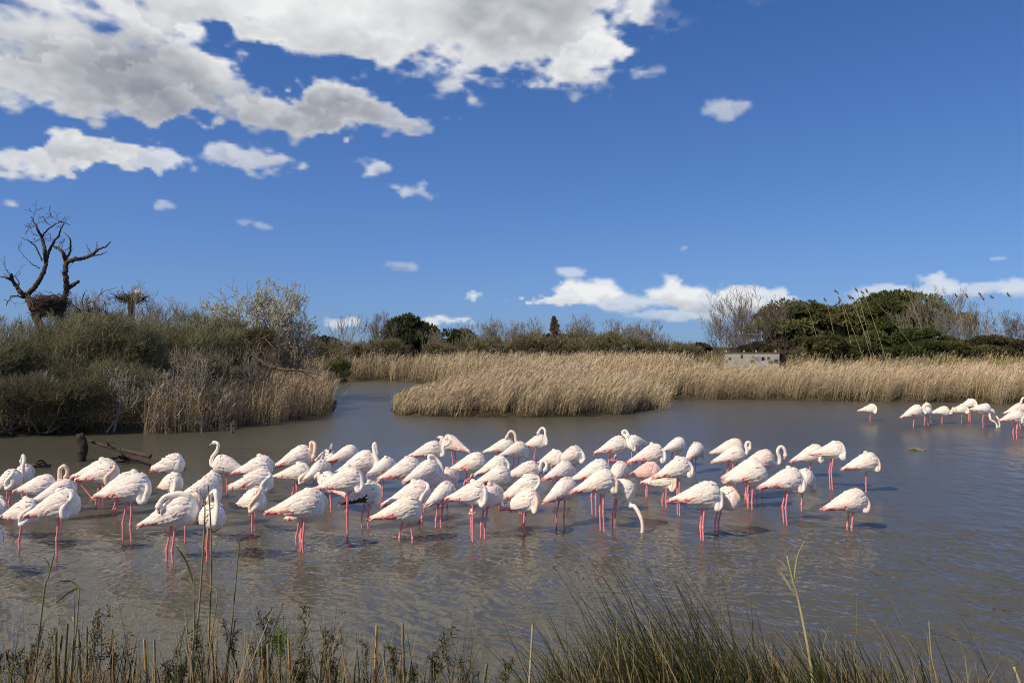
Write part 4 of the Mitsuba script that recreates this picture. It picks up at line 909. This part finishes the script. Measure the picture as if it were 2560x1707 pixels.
def wing_mesh(R, fl, base):
    x0, th0, L, wid, droop, off, lift, col = [], [], [], [], [], [], [], []
    fluff = 2.4 if 'f' in fl else 1.0
    rows = 8; blush = R.uniform(.06, .36)
    for i in range(rows):
        th = math.radians(86 - i * 15.5)
        for j in range(9):
            x = .185 - j * .052 - .02 * (i % 2) + R.normal(0, .006) - .012 * max(0, i - 4)
            if x < -.30: continue
            a = j / 8
            x0.append(x); th0.append(th + R.normal(0, .05)); L.append(.10 + .11 * a + (.06 if i in (1, 2, 3) else 0) * a + R.normal(0, .008))
            wid.append(.046 + .012 * a + R.normal(0, .004)); droop.append((.12 + .42 * a) * (1 if i < 6 else .1) + R.normal(0, .05))
            off.append(.002 + .006 * (1 - a) + .002 * R.uniform()); lift.append((.009 + .009 * R.uniform()) * fluff * (1 + .8 * a * (fluff > 1)))
            c = base * R.uniform(.84, 1.04) * (1 + R.normal(0, .012, 3))
            if R.uniform() < blush: c = c * (1, .92, .90)
            if i >= 5 and x < -.01:                                   # lower rear edge: the coverts show
                p = .85 if 'W' in fl else (.75 if ('r' in fl and i >= 6) else (.75 if 'g' in fl and x < -.10 else .24))
                if R.uniform() < p: c = (RED if R.uniform() < .6 else ROSE) * R.uniform(.8, 1.15)
            elif i == 5 and 'r' in fl and -.16 < x < -.02 and R.uniform() < .35: c = RED * R.uniform(.9, 1.2)
            if x < -.19 and i >= 2 and R.uniform() < (.85 if 'g' in fl else .45): c = ROSE * R.uniform(.85, 1.15)
            if 'D' in fl and i >= 5 and x < .05: c = np.array([.05, .045, .045])
            col.append(c)
    A = [np.array(q) for q in (x0, th0, L, wid, droop, off, lift)]
    V, F, t = feathers(*A, R); C = np.repeat(np.array(col), 15, 0)
    return V, F, C


def tail_mesh(R, fl, base):
    out = []
    for i in range(8):
        a = (i - 3.5) / 3.5; P = np.array([[-.28, a * .04, .60 - .02 * abs(a)], [-.38, a * .05 + R.normal(0, .006), .560 + R.normal(0, .008)], [-.50 + .03 * abs(a) + R.normal(0, .012), a * .045, .515 + R.normal(0, .012)]])
        P = spline(P, 5); w = np.array([.018, .024, .022, .014, .002]); sd = np.array([0, 1, .25 * a])
        V = np.stack([P - sd * w[:, None], P + [0, 0, .006], P + sd * w[:, None]], 1).reshape(-1, 3)
        f = []
        for k in range(4):
            for c in range(2):
                q = k * 3 + c; f += [[q, q + 1, q + 4], [q, q + 4, q + 3]]
        red = R.uniform() < (.85 if 'g' in fl else .50)
        c1 = (ROSE if R.uniform() < .6 else np.array([.82, .22, .16])) if red else base
        out.append((V, np.array(f), c1 * R.uniform(.85, 1.1)))
    return cat(out)


def flamingo(idx, x, y, yaw, sc, dz, pose, fl, legs, label):
    R = rnd(9000 + idx); base = np.array([.86, .838, .812])
    if 'kk' in fl: base = np.array([.84, .60, .57])
    elif 'k' in fl: base = np.array([.87, .77, .735])
    base = base * R.uniform(.95, 1.02) * (1, R.uniform(.97, 1.0), R.uniform(.955, 1.0))
    neckc = np.array([.84, .645, .50]) if 'p' in fl else base * (1, .985, .955)
    pts, bill = POSES[pose]
    lz = lambda q: (q[1], q[2], (q[3] - dz) / sc) if q[0] == 'a' else q
    side = -1.0 if math.cos(yaw) > 0 else 1.0                          # the necks here lean to the side of the sunny bank
    pts = np.array([lz(q) for q in pts], float); bill = None if bill is None else np.array(lz(bill), float)
    pts = pts + R.normal(0, .007, pts.shape); pts[:, 1] *= side
    if bill is not None: bill[1] *= side
    tilt = math.radians({'fd': 24, 'fd2': 8}.get(pose, R.normal(-2, 3.5)))
    ct, st = math.cos(tilt), math.sin(tilt)

    def lean(V):
        V = V.copy(); a, c = V[:, 0].copy(), V[:, 2] - .6; V[:, 0] = a * ct + c * st; V[:, 2] = .6 - a * st + c * ct; return V
    if pose not in ('fd', 'fd2'): pts = lean(pts)
    else: pts[:2] = lean(pts[:2])
    if bill is not None and pose != 'fd2': bill = lean(bill[None])[0]
    neck = spline(pts, 34); nr = np.interp(np.linspace(0, 1, 34), [0, .12, .4, .85, 1], [.054, .043, .034, .029, .029])
    tv, tf = TORSO; tv = lean(tv) * [1, 1, 1]
    M = manifold(tv, tf) + manifold(*tube(neck, nr, 10))
    hd = neck[-1] - neck[-3]; hd /= np.linalg.norm(hd)
    if bill is not None:
        bd = bill - neck[-1]; bd /= np.linalg.norm(bd); hd = hd * .45 + bd * .55; hd /= np.linalg.norm(hd)
    s = np.linspace(0, 1, 9); HR = .040 * np.sqrt(np.clip(1 - (2 * s - 1) ** 2, .02, 1)); H0 = neck[-1] - hd * .02
    M = M + manifold(*tube(H0 + hd * (s * .105)[:, None], HR, 12))
    to = lambda V: np.column_stack([x + sc * (V[:, 0] * math.cos(yaw) - V[:, 1] * math.sin(yaw)), y + sc * (V[:, 0] * math.sin(yaw) + V[:, 1] * math.cos(yaw)), V[:, 2] * sc + dz])
    legp = []
    for i, (lx, ly) in enumerate(legs):
        lx, ly = lx / sc, ly / sc; hip = np.array([lx * .55 + .01, ly * .9, .545]); wz = (-.25 - dz) / sc
        jz = np.clip((.20 + dz * .9 - dz) / sc, (.06 - dz) / sc, .38); b = R.normal(0, .012)
        J = np.array([lx * .9 - .012 + b, ly, jz]); A = np.array([lx + .004, ly, wz])
        P = np.vstack([hip, hip * .75 + J * .25, hip * .25 + J * .75, J + [0, 0, .03], J, J - [0, 0, .03], J * .5 + A * .5, A])
        legp.append((P, np.array([.045, .017, .0125, .014, .021, .014, .0115, .012])))
    if 'S' in fl:
        legp.append((np.array([(-.10, .02, .58), (-.30, .03, .60), (-.43, .03, .585), (-.455, .03, .575), (-.435, .03, .545), (-.28, .03, .36), (-.165, .03, .215), (-.15, .03, .16)]), np.array([.03, .013, .012, .018, .013, .011, .014, .012])))
        legp.append((np.array([(-.155, .03, .17), (-.135, .035, .13), (-.13, .035, .08)]), np.array([.012, .014, .004])))
    if 'K' in fl:
        legp.append((np.array([(.02, .05 * side, .50), (-.03, .07 * side, .40), (-.09, .08 * side, .36), (-.10, .08 * side, .345), (-.05, .08 * side, .33), (.02, .08 * side, .36)]), np.array([.03, .014, .013, .018, .012, .011])))
    LS = []
    for P, r in legp:
        Q = spline(P, 22); q = np.interp(np.linspace(0, 1, 22), np.linspace(0, 1, len(r)), r); LS.append((Q, q)); M = M + manifold(*tube(Q, q, 8))
    mesh = M.to_mesh(); V = np.array(mesh.vert_properties[:, :3], float); F = np.array(mesh.tri_verts)
    m = trimesh.Trimesh(V, F, process=False); m.merge_vertices(); V, F = np.array(m.vertices), np.array(m.faces)
    C = np.tile(base, (len(V), 1)) * (.95 + .1 * meshkit.fbm(V * 14, 3, idx))[:, None]
    dn, ni = cKDTree(neck).query(V); g = np.clip((ni - 4) / 8, 0, 1) * (dn < nr[ni] * 1.25); C = C * (1 - g[:, None]) + neckc * g[:, None]
    dh = np.linalg.norm(V - (H0 + hd * .05), axis=1); C[dh < .06] = neckc * .98
    for Q, q in LS:
        d, i = cKDTree(spline(Q, 90)).query(V); w = d < np.interp(i / 89, np.linspace(0, 1, 22), q) * 1.18 + .002
        w &= (i > 8)
        C[w] = PINK * (.9 + .25 * meshkit.noise(V[w] * 30, 3))[:, None]
    k = thing('flamingo', label, 'flamingo', None)
    add(k + '__body', to(V), F, 'feather_bsdf', C, smooth=True)
    for q in (1, -1):
        V, F, C = wing_mesh(R, fl, base); V[:, 1] *= q
        add(k + '__wing' + ('' if q == 1 else '_001'), to(lean(V)), F if q == 1 else F[:, ::-1], 'feather_bsdf', C, smooth=True)
    V, F, C = tail_mesh(R, fl, base); add(k + '__tail', to(lean(V)), F, 'feather_bsdf', C, smooth=True)
    if bill is not None:
        B0 = H0 + hd * .085; L = np.linalg.norm(bill - B0); sidev = np.cross(hd, [0, 1, 0])
        mid = B0 * .5 + bill * .5 + hd * .022
        P = spline([B0 - hd * .02, B0 * .6 + mid * .4, mid, bill], 12); r = np.interp(np.linspace(0, 1, 12), [0, .45, .8, 1], [.022, .019, .013, .004])
        V, F = tube(P, r, 8, .75); c = np.where((np.repeat(np.linspace(0, 1, 12), 8) > .66)[:, None], [.03, .027, .03], [.80, .36, .36]); c = np.vstack([c, [[.8, .36, .36], [.03, .027, .03]]])
        add(k + '__bill', to(V), F, 'horn_bsdf', c, smooth=True)
        e = trimesh.creation.icosphere(1, .006); sv = np.cross(hd, [0, 0, 1.]) if abs(hd[2]) < .9 else np.array([0, 1., 0]); sv /= np.linalg.norm(sv)
        if sv[1] * side < 0: sv = -sv
        add(k + '__eye', to(e.vertices + H0 + hd * .068 + sv * .033), e.faces, 'horn_bsdf', (.5, .4, .1))
    if 'Y' in fl:
        P, r = legp[0] if pose == 'sf' and idx % 2 else legp[-1]; P = spline(legp[0][0] if 'next' in label or 'feeding' in label else legp[-1][0], 60); i = int(60 * .52)
        V, F = tube(np.array([P[i - 3], P[i + 3]]), .0165, 10); add(k + '__leg_ring', to(V), F, 'horn_bsdf', (.75, .55, .06))
    if 'T' in fl:
        P = spline([(.16, -.02, .78), (.20, -.02, .86), (.235, -.02, .95), (.26, -.02, 1.02)], 9); V, F = tube(P, [.012, .02, .024, .026, .028, .03, .028, .022, .004], 8, .4)
        c = np.where((np.repeat(np.arange(9), 8) < 4)[:, None], [.03, .03, .03], [.82, .80, .78]); c = np.vstack([c, c[:1], c[-1:]]); add(k + '__wing_tip', to(V), F, 'feather_bsdf', c, smooth=True)


for i_, b_ in enumerate(BIRDS):
    flamingo(i_, *b_)

# ---------------------------------------------------------------- near bank
def zf(x, y, ox):   # survey marks of the near plants
    return (ox + x / 2.613, 1300 + y / 2.613)


STEMC, OLIVE = (.33, .28, .165), (.20, .21, .095)


def near_line(pts, dep):
    P = np.array([at(px, py, dep) for px, py in pts])          # top first
    b = P[-1]; d = P[-1] - P[-2]; d = d / max(1e-6, np.linalg.norm(d)); g = ground_z(np.array([b[0]]), np.array([b[1]]))[0] - .03
    if b[2] > g:
        d = d if d[2] < -.3 else np.array([0, 0, -1.]); P = np.vstack([P, b + d * (b[2] - g) / -d[2]])
    return P


def reed_stem(label, pts, dep, r, leaves=(), c=STEMC, name='tall_reed', group=None, nodes=True, catn='reed'):
    k = thing(name, label, catn, group); P = spline(near_line(pts, dep), 24)[::-1]
    V, F = tube(P, np.linspace(r, r * (.45 if leaves or len(pts) > 2 else .9), 24), 7)
    tone = .75 + .5 * meshkit.noise(np.column_stack([V[:, 2] * 9, V[:, 2] * 0 + dep, V[:, 0] * 3]), 4)
    C = np.array(c) * tone[:, None]
    if nodes: C[(np.abs(((V[:, 2] * 5.2) % 1) - .5) < .045)] *= .45
    add(k + '__stem', V, F, 'dry_bsdf', C, smooth=True)
    for i, (p0, p1, w, lc) in enumerate(leaves):
        A, B = at(*p0, dep), at(*p1, dep); Q = spline([A, A * .5 + B * .5 + [0, .02, .012], B], 9); s = np.cross(B - A, [0, 1., .3]); s /= np.linalg.norm(s); wv = np.interp(np.linspace(0, 1, 9), [0, .25, .7, 1], [.35, 1, .8, .02]) * w
        V = np.stack([Q - s * wv[:, None], Q + [0, -.003, 0], Q + s * wv[:, None]], 1).reshape(-1, 3); f = []
        for a in range(8):
            for b in range(2): q = a * 3 + b; f += [[q, q + 1, q + 4], [q, q + 4, q + 3]]
        add(k + '__leaf' + ('' if i == 0 else f'_{i:03d}'), V, np.array(f), 'leaf_bsdf', lc)
    return k


G1, G2 = (.10, .115, .045), (.20, .20, .09)
reed_stem('tallest dry reed in the foreground, right one of the two crossing the preening flamingo', [(521, 1211), zf(1378, 0, 0), zf(1385, 300, 0), zf(1372, 700, 0), zf(1365, 1064, 0)], 3.65, .0065)
reed_stem('second tall dry reed, left one of the two crossing the preening flamingo', [(513, 1246), zf(1340, 0, 0), zf(1315, 450, 0), zf(1280, 860, 0)], 3.7, .0065)
reed_stem('slender olive reed right of the two tallest foreground ones', [zf(1570, 110, 0), zf(1533, 530, 0), zf(1490, 980, 0)], 3.75, .0055, c=OLIVE)
reed_stem('pale green reed with a feathery tip in the left foreground', [zf(362, 212, 0), zf(322, 370, 0), zf(300, 440, 0), zf(255, 840, 0), zf(240, 1064, 0)], 3.7, .006, [(zf(325, 375, 0), zf(290, 235, 0), .004, G2)], OLIVE)
reed_stem('reed with two long drooping dark leaves in the left foreground', [zf(527, 428, 0), zf(512, 640, 0), zf(480, 980, 0)], 3.65, .006, [(zf(526, 432, 0), zf(370, 400, 0), .006, G1), (zf(518, 436, 0), zf(345, 560, 0), .006, G1)])
reed_stem('reed with a long dark leaf pointing up to the flamingo legs', [zf(1272, 390, 0), zf(1276, 500, 0), zf(1270, 860, 0)], 3.6, .005, [(zf(1275, 430, 0), zf(1150, 160, 0), .007, G1), (zf(1275, 462, 0), zf(1180, 375, 0), .005, G2)])
reed_stem('thin broken reed just left of the reed with drooping leaves', [zf(490, 490, 0), zf(492, 700, 0), zf(480, 900, 0)], 3.55, .0055, [(zf(492, 665, 0), zf(430, 640, 0), .007, (.42, .40, .30))])
reed_stem('thin crooked reed right of the two tallest foreground ones', [zf(1350, 410, 0), zf(1422, 462, 0), zf(1410, 600, 0), zf(1370, 850, 0)], 3.6, .004)
reed_stem('pale yellow forked stalk rising above the rushes at right', [zf(800, 230, 1660), zf(840, 400, 1660), zf(870, 500, 1660), zf(930, 800, 1660), zf(968, 1050, 1660)], 3.5, .0085, [(zf(843, 405, 1660), zf(912, 130, 1660), .006, (.42, .42, .20)), (zf(850, 480, 1660), zf(680, 235, 1660), .006, (.40, .38, .22)), (zf(812, 340, 1660), zf(725, 220, 1660), .003, (.38, .36, .22))], (.42, .40, .20), nodes=False)
reed_stem('golden dry blade standing among the rushes at lower right', [zf(1722, 650, 1660), zf(1738, 880, 1660), zf(1765, 1000, 1660)], 3.7, .005, c=(.46, .36, .15), nodes=False)
reed_stem('pale dry blade in the bottom right corner', [zf(2275, 950, 1660), zf(2320, 1070, 1660)], 3.4, .006, c=(.48, .42, .22), nodes=False)
reed_stem('thin grey stalk standing upright in the lower right water', [zf(1257, 460, 1660), zf(1245, 860, 1660), zf(1240, 1050, 1660)], 3.9, .0025, c=(.22, .2, .14), nodes=False)
reed_stem('thin tall pale reed at the left edge of the rush clump', [zf(1390, 665, 800), zf(1368, 1050, 800)], 3.4, .0055, c=(.42, .38, .24))
STUBS = [(740, 705, 0), (950, 770, 0), (1015, 770, 0), (450, 670, 0), (575, 690, 0), (1888, 760, 0), (1390, 712, 0), (2150, 870, 0), (2100, 895, 0), (1265, 845, 0), (2255, 980, 0), (375, 725, 0), (412, 745, 0), (372, 680, 800), (540, 665, 800), (58, 870, 800), (165, 980, 800), (1090, 930, 800), (520, 705, 0), (1755, 800, 0)]
SRT = sorted(range(len(STUBS)), key=lambda q: STUBS[q][0] + 2.613 * STUBS[q][2])
for n_, (x, y, ox) in enumerate(STUBS):
    px, py = zf(x, y, ox); R = rnd(int(x * 7 + y)); r = R.uniform(.0052, .008); dx = R.normal(0, 6)
    c = (.27, .23, .14) if R.uniform() < .6 else (.17, .17, .09)
    if x in (950, 1888, 372): c = (.46, .30, .12)
    reed_stem(f'cut off dry reed stub in the near bank growth, {ORD[SRT.index(n_)]} from the left', [(px, py), (px - dx, 1720)], 3.45 + R.uniform(-.1, .25), r, c=c, name='cut_reed', group='cut reed stubs along the near bank')


def weed(label, px, ptop, dep, seed, c=(.10, .085, .06), lc=(.085, .085, .035), leafy=1.0, spread=.35, h=.75):
    R = rnd(seed); top = at(px, ptop, dep); g = ground_z(np.array([top[0]]), np.array([dep]))[0]; H = top[2] - g; out = []
    k = thing('dry_weed', label, 'weed', 'dry branching weeds along the near bank')
    cuts = [0]
    for i in range(2):
        d = np.array([R.normal(0, .12), R.normal(0, .12), 1]); cuts.append(0); grow(np.array([top[0] + R.normal(0, .03), dep, g]), d / np.linalg.norm(d), H * .62, .0035, 2, R, out, spread, .3, (1, 2), .55, 5, .07, .75, .6); cuts[-1] = len(out)
    zm = max(o[1][2] for o in out) - g; b = np.array([top[0], dep, g]); f = np.array([1, 1, H / zm]); out = [(b + (o[0] - b) * f, b + (o[1] - b) * f, o[2], o[3]) for o in out]
    for a, b2 in zip(cuts, cuts[1:]):
        V, F, _ = limbs(out[a:b2], rmin=.0013); add(k + '__stem', V, F, 'dry_bsdf', bark_color(V, c, .4, 9))
    P0, P1 = np.array([o[0] for o in out]), np.array([o[1] for o in out])
    m = P1[:, 2] > g + H * .35; P = np.vstack([P1[m], (P0[m] + P1[m]) / 2]); P = P[R.uniform(size=len(P)) < leafy * .22]
    if len(P):
        d = R.normal(0, 1, P.shape) + [0, 0, .4]; d /= np.linalg.norm(d, axis=1, keepdims=True)
        V, F, C = sprays(P, d, R, 3, .014, .005, jitter(lc, len(P), R, .4), .8); add(k + '__leaves', V, F, 'leaf_bsdf', C)


WEEDS = [(zf(610, 570, 0), .9), (zf(1610, 580, 0), .5), (zf(1790, 555, 0), .8), (zf(1955, 540, 0), .5), (zf(2145, 650, 0), .5), (zf(120, 800, 0), .9), (zf(790, 720, 0), .3), (zf(215, 690, 0), .5), (zf(1160, 760, 0), .2), (zf(1350, 640, 0), .5), (zf(1690, 760, 0), .4), (zf(60, 830, 0), .8), (zf(45, 650, 800), .5), (zf(450, 775, 800), .6), (zf(750, 800, 800), .7), (zf(835, 690, 800), .5), (zf(310, 760, 800), .2), (zf(620, 960, 800), .7), (zf(1200, 920, 800), .6), (zf(950, 880, 800), .4), (zf(1940, 900, 0), .9), (zf(2200, 870, 0), .5), (zf(840, 820, 0), .2), (zf(1130, 930, 0), .8)]
WRT = sorted(range(len(WEEDS)), key=lambda q: WEEDS[q][0][0])
for i, ((px, py), lf) in enumerate(WEEDS):
    weed(f'thin branching dry weed at the near bank, {ORD[WRT.index(i)]} from the left', px, py, 3.5 + (i * 37 % 10) * .04, 7000 + i, leafy=lf, c=(.10, .085, .06) if i % 3 else (.22, .19, .13))
R = rnd(71); P = at(*zf(1840, 800, 0), 3.6) + R.normal(0, 1, (60, 3)) * [.022, .02, .05]; k = thing('green_shoot', 'small bright green feathery shoot among the dry foreground weeds', 'plant')
V, F, C = sprays(P, np.tile([.1, 0, 1.], (60, 1)), R, 3, .05, .004, (.12, .19, .03), .5); add(k + '__leaves', V, F, 'leaf_bsdf', C)
b = P.mean(0); V, F = tube(spline([[b[0], b[1], 1.0], b + [0, 0, .05]], 5), .003, 5); add(k + '__stem', V, F, 'dry_bsdf', (.12, .14, .05))


# rush clump and the low tangle along the bank: uncountable
def rushes(n, xf, yr, hr, lean, seed, dryfrac=.28, w=.0078, bend=1.25):
    R = rnd(seed); x = xf(R, n); y = R.uniform(*yr, n); z = ground_z(x, y) - .03; h = R.uniform(*hr, n)
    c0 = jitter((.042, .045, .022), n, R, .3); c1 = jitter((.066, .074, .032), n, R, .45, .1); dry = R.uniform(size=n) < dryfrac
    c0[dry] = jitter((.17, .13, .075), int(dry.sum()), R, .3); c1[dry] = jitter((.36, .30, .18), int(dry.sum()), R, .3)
    ln = np.column_stack([h * (lean[0] + R.normal(0, lean[1], n)), h * R.normal(-.05, .12, n)])
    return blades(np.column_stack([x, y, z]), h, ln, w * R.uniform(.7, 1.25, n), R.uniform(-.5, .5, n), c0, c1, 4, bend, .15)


k = thing('rush_clump', 'dense clump of dark green spiky rushes at the lower right of the near bank', 'rushes', kind='stuff')
add(k, *(lambda v, f, c: (v, f, 'dry_bsdf', c))(*cat([
    rushes(430, lambda R, n: .75 + R.normal(0, .22, n), (3.4, 4.0), (.18, .48), (-.42, .24), 81, .14),
    rushes(520, lambda R, n: R.uniform(.1, 1.7, n), (3.3, 4.0), (.10, .34), (-.30, .28), 82, .25),
    rushes(230, lambda R, n: R.uniform(1.1, 2.1, n), (3.4, 4.1), (.12, .36), (-.45, .2), 83, .3),
    rushes(55, lambda R, n: R.uniform(.45, 1.2, n), (3.4, 3.8), (.42, .70), (-.42, .18), 84, .0, .008),
    rushes(45, lambda R, n: R.uniform(1.3, 2.9, n), (3.6, 4.2), (.25, .52), (-.52, .14), 85, .6, .0055)])))
k = thing('dry_grass', 'low tangle of dry stalks and litter along the near bank', 'grass', kind='stuff')
add(k, *(lambda v, f, c: (v, f, 'dry_bsdf', c))(*cat([
    rushes(1000, lambda R, n: R.uniform(-2.9, -.2, n), (3.2, 3.9), (.05, .20), (.0, .45), 86, .4, .005),
    rushes(260, lambda R, n: R.uniform(-2.9, -.2, n), (3.3, 3.8), (.15, .50), (.02, .28), 88, .6, .0045),
    rushes(150, lambda R, n: np.concatenate([R.normal(-2.15, .22, n // 3), R.normal(-1.25, .3, n // 3), R.uniform(-2.8, -.2, n - 2 * (n // 3))]), (3.35, 3.8), (.14, .42), (.03, .15), 89, .75, .0095, 1.0),
    rushes(500, lambda R, n: R.uniform(-.3, 3.2, n), (3.2, 3.9), (.05, .2), (-.1, .4), 87, .6, .005)])))
